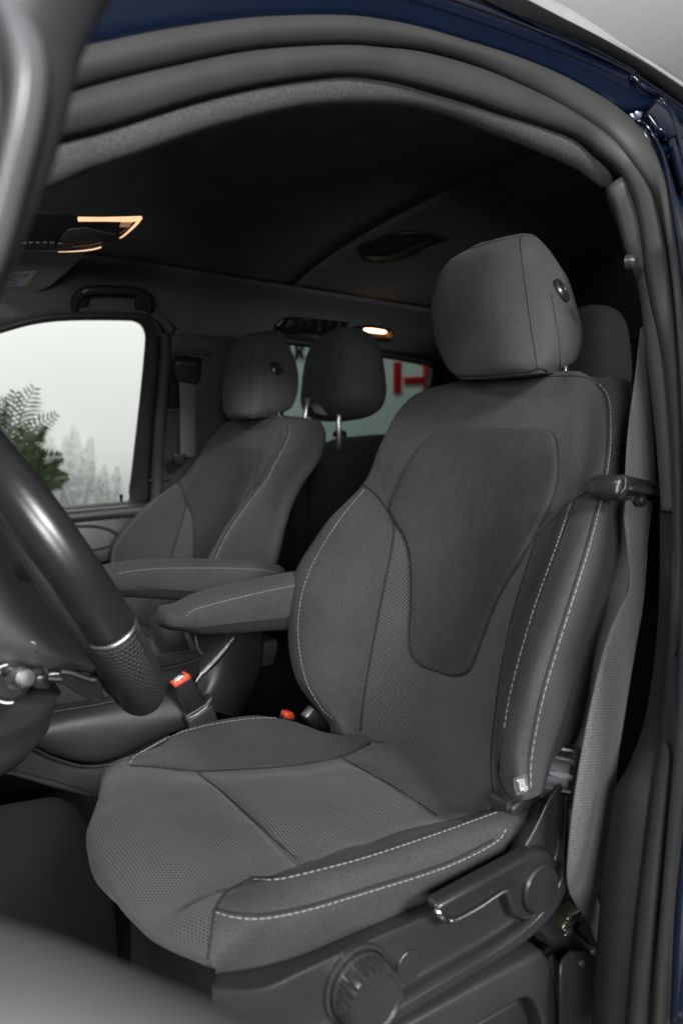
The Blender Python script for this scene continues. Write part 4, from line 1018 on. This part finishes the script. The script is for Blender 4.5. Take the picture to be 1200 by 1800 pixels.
tube('key_stem', np.array([Y(8, 1180, .66), Y(22, 1178, .655), Y(38, 1181, .65)]), .0045, M['trim'], colm, 8)

# ================================================================== floor, sill, footwell
def vb(name, x0, x1, y0, y1, z0, z1, mat, bevel=.01): return prism(name, [(x0, y0, z0), (x0, y1, z0), (x0, y1, z1), (x0, y0, z1)], (x1 - x0, 0, 0), mat, van, bevel)
vb('floor_carpet', -.7, 4.2, .42, 2.10, .44, .50, M['carpet'], .005)
vb('side_panel', .80, 4.2, .40, .44, .44, 1.74, M['trim_dark'], .005)
vb('body_side', .84, 4.2, .335, .398, .40, 1.30, M['paint'], .01)
vb('rear_panel', 4.2, 4.24, .40, 2.12, .44, 1.98, M['trim_dark'], .005)
vb('door_sill', -.7, .78, .34, .47, .40, .56, M['trim_dark'], .02)
vb('far_side_panel', -.7, 1.1, 2.10, 2.14, .44, 1.02, M['trim_dark'], .005)
def binrow(x, k, top): return [(x, 1.235 + (y - 1.235) * k, z if z < .6 else .5 + (z - .5) * top) for y, z in ((1.10, .50), (1.105, .72), (1.12, .80), (1.15, .832), (1.24, .838), (1.33, .83), (1.36, .78), (1.365, .5))]
loft('floor_bin', np.array([binrow(-.3, 1, 1.0), binrow(0, 1, 1.0), binrow(.20, 1, .985), binrow(.255, .98, .95), binrow(.285, .95, .82), binrow(.292, .93, .4)]), cloth('dark_floor_cloth', (.007, .007, .0075), 350, .9), van, 5, 6)
prism('floor_edge_trim', [Y(u, v, 1.385) for u, v in ((-30,1346),(2,1353),(30,1358),(100,1376),(165,1396),(160,1402),(95,1384),(25,1364),(-30,1354))], (0, .03, 0), M['trim'], van, .002)
# sill end, seat rail and belt-side fittings at the foot of the pillar
sl = lambda P, y: [Y(u, v, y) for u, v in P]
loft('rail_cover', np.array([[p + np.array([0, .05, .012]) for p in sl([(984,1690),(986,1668),(998,1652),(1018,1650),(1040,1660),(1060,1672)], .50)],
    sl([(984,1696),(987,1676),(999,1664),(1018,1664),(1040,1672),(1060,1684)], .50), sl([(982,1712),(984,1700),(998,1690),(1016,1690),(1040,1694),(1060,1700)], .475), sl([(985,1860),(990,1860),(1000,1860),(1018,1860),(1040,1860),(1060,1860)], .47)]), M['trim_dark'], van, 5, 5)
for (u, v) in ((1022.5,1693.5), (1043,1673)): lathe('cover_clip', Y(u, v, .474), (.3, -1, .4), [(.0035, -.002), (.0035, .001), (.0015, .002)], M['brushed'], van, 12)
prism('seat_rail', sl([(690,1830),(700,1795),(860,1702),(960,1655),(1010,1618),(1030,1600),(1035,1612),(1002,1650),(965,1685),(860,1740),(740,1830)], .53), (0, .03, 0), M['gloss'], seat, .004)
prism('rail_end', sl([(988,1634),(1000,1611),(1022,1598),(1025,1606),(996,1638)], .515), (0, .02, 0), M['steel'], seat, .002)
for q in range(3): tube('rail_groove', np.array(sl([(990 + q * 2, 1631 - q * 5), (1007 + q * 2, 1618 - q * 5), (1023 + q * .6, 1603.5 - q * 2)], .5145)), .0009, M['rubber_dark'], seat, 5)
prism('rail_stop', sl([(992,1646),(1002,1634),(1010,1632),(1004,1648),(997,1652)], .51), (0, .01, 0), M['brushed'], seat, .002)
tube('rail_rod', np.array(sl([(905,1710),(930,1694),(958,1674),(962,1664)], .512)), .0045, M['gloss'], seat, 10)
tube('rail_catch', np.array(sl([(914,1706),(919,1700),(921,1694)], .505)), .0028, M['brushed'], seat, 8)
sp = [(690,1815),(860,1722),(955,1672),(968,1690),(978,1725),(984,1770),(986,1860),(962,1860),(958,1815),(948,1782),(938,1764),(926,1757),(912,1761),(840,1803),(790,1860),(660,1860)]
prism('sill_step_cover', sl(sp, .49), (0, .03, 0), M['trim'], van, .006, 4)
prism('sill_pocket', sl([(780,1850),(840,1800),(912,1758),(928,1754),(942,1764),(952,1785),(962,1820),(964,1860)], .515), (0, .02, 0), M['rubber_dark'], van, .004)

dash = thing('dashboard', 'dark dashboard mostly out of frame ahead of the steering wheel', 'dashboard')
loft('dash_body', np.array([[(x, y, z) for x, z in ((-.75, 1.12), (-.45, 1.22), (-.20, 1.20), (-.12, 1.08), (-.14, .92), (-.35, .80), (-.7, .80))] for y in (.42, .9, 1.3, 1.7, 2.08)]), M['trim_dark'], dash, 5, 5, True, (True, True))

# ================================================================== the open front door in the foreground (out of focus)
dd = thing('driver_door', 'open front door out of focus close to the camera, grey window frame and panel edge', 'door')
tt = lambda P, t: [T(u, v, t) for u, v in P]
strip('window_frame', tt([(250,-90),(205,-15),(172,45),(142,110),(122,190),(102,270),(74,350),(36,440),(2,515),(-36,580),(-40,660),(-80,740)], .31), tt([(60,-120),(-10,-60),(-60,20),(-90,100),(-110,190),(-120,270),(-130,350),(-140,440),(-150,515),(-160,580),(-180,660),(-200,740)], .27), M['trim'], dd, .012, 60, 10, .02, .6)
strip('frame_gasket', tt([(40,10),(62,45),(75,90),(78,150),(66,230),(40,330),(10,440),(-30,540)], .264), tt([(-30,-10),(-4,50),(12,95),(20,150),(12,230),(-10,330),(-40,440),(-80,540)], .262), plastic('smooth_door_gasket', (.075, .076, .080), .28, 300, .05), dd, .007, 50, 8, .01)
strip('door_panel', tt([(-160,1555),(-60,1590),(0,1612),(100,1645),(200,1686),(300,1732),(400,1782),(470,1830),(560,1900)], .25), tt([(-160,1900),(-60,1910),(0,1920),(100,1930),(200,1940),(300,1950),(400,1960),(470,1970),(560,1990)], .21), plastic('soft_grey_door_plastic', (.033, .033, .035), .5, 300, .1), dd, .011, 50, 10, .02, .7)

# ================================================================== showroom
def sbox(name, lo, hi, mat):
    lo, hi = np.array(lo, float), np.array(hi, float)
    o = prism(name, [(lo[0], lo[1], lo[2]), (lo[0], hi[1], lo[2]), (lo[0], hi[1], hi[2]), (lo[0], lo[1], hi[2])], (hi[0] - lo[0], 0, 0), mat, None, 0); return struct(o)
sbox('floor', (-9, -7, -.1), (14, 5.7, 0), M['floor'])
sbox('wall', (-9, 5.5, 0), (14, 5.7, 4.8), M['wall'])
sbox('ceiling', (-9, -1.2, 4.8), (14, 5.7, 4.9), M['ceil'])
def wprism(name, px, mat, parent=None, y=5.47, th=.04, bevel=.004): return prism(name, [Y(u, v, y) for u, v in px], (0, th, 0), mat, parent, bevel)
lt = thing('red_letter', 'tall red letter of upright and crossbar on the white wall beyond the rear window', 'letter')
wprism('letter_bar', [(694,636),(706,636.5),(706,692),(694,691)], M['red'], lt)
wprism('letter_crossbar', [(712,663),(746,661.5),(746,674.5),(712,675)], M['red'], lt)
wprism('letter_bar', [(746.3,634),(758.5,634),(758.5,695),(746.3,695)], M['red'], lt)
tx = thing('wall_lettering', 'black capital letters A R and full stop seen between the two farther headrests', 'lettering')
wprism('letter_stroke', [(504.5,600),(508.3,600),(516.5,631),(512.2,631)], M['blackletter'], tx); wprism('letter_stroke', [(503,600),(506,600),(500,631),(496,631)], M['blackletter'], tx); wprism('letter_stroke', [(499.5,620),(511.5,620),(512.5,623),(499,623)], M['blackletter'], tx, 5.468)
wprism('letter_stroke', [(521,600),(524.6,600),(524.6,631),(521,631)], M['blackletter'], tx); wprism('letter_stroke', [(524.8,617),(531,617),(535.6,630),(531.4,630),(528,620.6),(524.8,620.6)], M['blackletter'], tx)
wprism('letter_stroke', [(524.8,600),(532,600.5),(534.6,604),(534.6,613),(532,616.8),(524.8,616.8),(524.8,613.6),(530,613.4),(531.2,611),(531.2,606),(530,603.6),(524.8,603.4)], M['blackletter'], tx, 5.469)
wprism('full_stop', [(539.5,625),(543.3,625),(543.3,629),(539.5,629)], M['blackletter'], tx)

def frond(name, px, y, L, wid, mat, parent, droop=.3, n=26, dy=.0):
    P = cr(np.array([Y(u, v, y + dy * i) for i, (u, v) in enumerate(px)]), 8); P = resample(P, n); mb = MB()
    mb.tube(P, np.linspace(.006, .0015, n), 5)
    t, a, b = frames(P)
    for i in range(2, n):
        f = i / (n - 1); l = L * (math.sin(math.pi * (f * .8 + .15)) ** .7) * random.uniform(.85, 1.1)
        for s in (-1, 1):
            side = np.cross(t[i], [0, 1.0, 0]); side /= np.linalg.norm(side) + 1e-9
            d = t[i] * .55 + side * s * .8 + np.array([0, random.uniform(-.35, .35), -.12 * droop]); d /= np.linalg.norm(d)
            w_ = np.cross(d, [0, 1.0, .4]); w_ /= np.linalg.norm(w_); w_ *= wid * .7 * random.uniform(.8, 1.2); e = np.array([0, 0, -droop * l * .35])
            p = P[i]; q = p + d * l * .5 + e * .2; r = p + d * l + e; th = np.array([0, .0012, 0])
            V = [p - w_ * .3, p + w_ * .3, q + w_, q - w_, r]; V2 = [x + th for x in V]
            mb.add([*V, *V2], [(0, 1, 2, 3), (3, 2, 4), (8, 7, 6, 5)[::1], (9, 7, 8), (0, 3, 8, 5), (1, 6, 7, 2), (3, 4, 9, 8), (2, 7, 9, 4)])
    return mb.build(name, mat, parent, False)
palm = thing('palm_plant', 'green potted palm with feathery fronds outside the far front window', 'plant')
pb = (35, 900)
for px, L, wd_ in (([pb,(25,800),(36,735),(60,684)], .12, .007), ([pb,(18,800),(20,740),(27,692)], .11, .007), ([pb,(0,800),(-12,740),(-20,700)], .11, .007), ([(-40,830),(-20,760),(0,715),(10,706)], .10, .006),
    ([pb,(38,800),(60,755),(97,729)], .09, .007), ([pb,(45,820),(55,780),(76,752)], .08, .008), ([pb,(48,850),(70,815),(106,803)], .10, .010), ([pb,(60,860),(85,842),(118,838)], .08, .009), ([pb,(30,830),(40,790),(56,764)], .09, .010),
    ([pb,(20,840),(15,790),(30,755)], .10, .009), ([pb,(40,840),(52,812),(72,790)], .08, .011), ([pb,(45,870),(70,850),(100,825)], .07, .010)):
    frond('frond', px, 3.25 + random.uniform(-.1, .12), L, wd_, M['leaf'], palm, .3)
stem = Y(35, 905, 3.25)
tube('stem', np.array([[stem[0], stem[1], .34], [stem[0] + .02, stem[1], .7], stem]), np.array([.035, .028, .02]), flat('palm_stem_bark', (.10, .08, .05), .8, 40, .5), palm, 12)
lathe('pot', np.array([stem[0], stem[1], 0]), (0, 0, 1), [(.16, 0), (.21, .36), (.22, .38), (.20, .38), (.19, .34), (.01, .34)], M['trim'], palm, 32, up=(0, 1, 0))
def ghost(label, fr, mat):  # pale leaf shapes set just in front of the wall
    g = thing('plant_shape', label, 'wall shape')
    for px, L, w_ in fr: frond('leaf_shape', px, 5.46, L, w_, mat, g, .25, 22)
ghost('taller pale grey plant shape on the wall beside the palm', [([(140,905),(136,840),(133,790),(130,750)], .09, .009), ([(140,905),(148,840),(156,800),(160,770)], .08, .009), ([(140,905),(125,850),(118,810),(116,770)], .07, .009), ([(140,900),(150,860),(160,830),(164,810)], .06, .009), ([(138,905),(122,880),(112,850),(106,815)], .06, .009)], M['palegrey'])
ghost('fainter low pale plant shape on the wall near the window corner', [([(188,910),(184,870),(182,840),(184,820)], .07, .010), ([(190,910),(198,870),(204,840),(206,822)], .07, .010), ([(186,910),(176,880),(170,850),(168,835)], .06, .009)], M['paler'])
ghost('pale grey reflected frond shapes on the wall just behind the palm leaves', [([(90,900),(86,840),(82,790),(78,760)], .06, .007), ([(95,905),(100,850),(95,800),(90,770)], .06, .007), ([(95,905),(105,870),(108,840),(112,860)], .05, .007)], M['palegrey'])  # reflection of the fronds put into pale grey leaf shapes

# ------------------------------------------------------------------ put every thing's empty at its own base
def base_of(o):
    P = []
    for c in o.children_recursive:
        if c.type == 'MESH':
            n = len(c.data.vertices); a = np.empty(n * 3, np.float32); c.data.vertices.foreach_get('co', a); a = a.reshape(-1, 3)
            off = np.array(c.location) + (np.array(c.parent.location) if c.parent and c.parent.type == 'MESH' else 0)
            P.append(a.min(0) + off); P.append(a.max(0) + off)
    P = np.array(P); lo, hi = P.min(0), P.max(0); return Vector(((lo[0] + hi[0]) / 2, (lo[1] + hi[1]) / 2, lo[2]))
for o in [o for o in COL.objects if o.type == 'EMPTY']:
    b = base_of(o)
    for c in o.children: c.location = c.location - b
    o.location = b
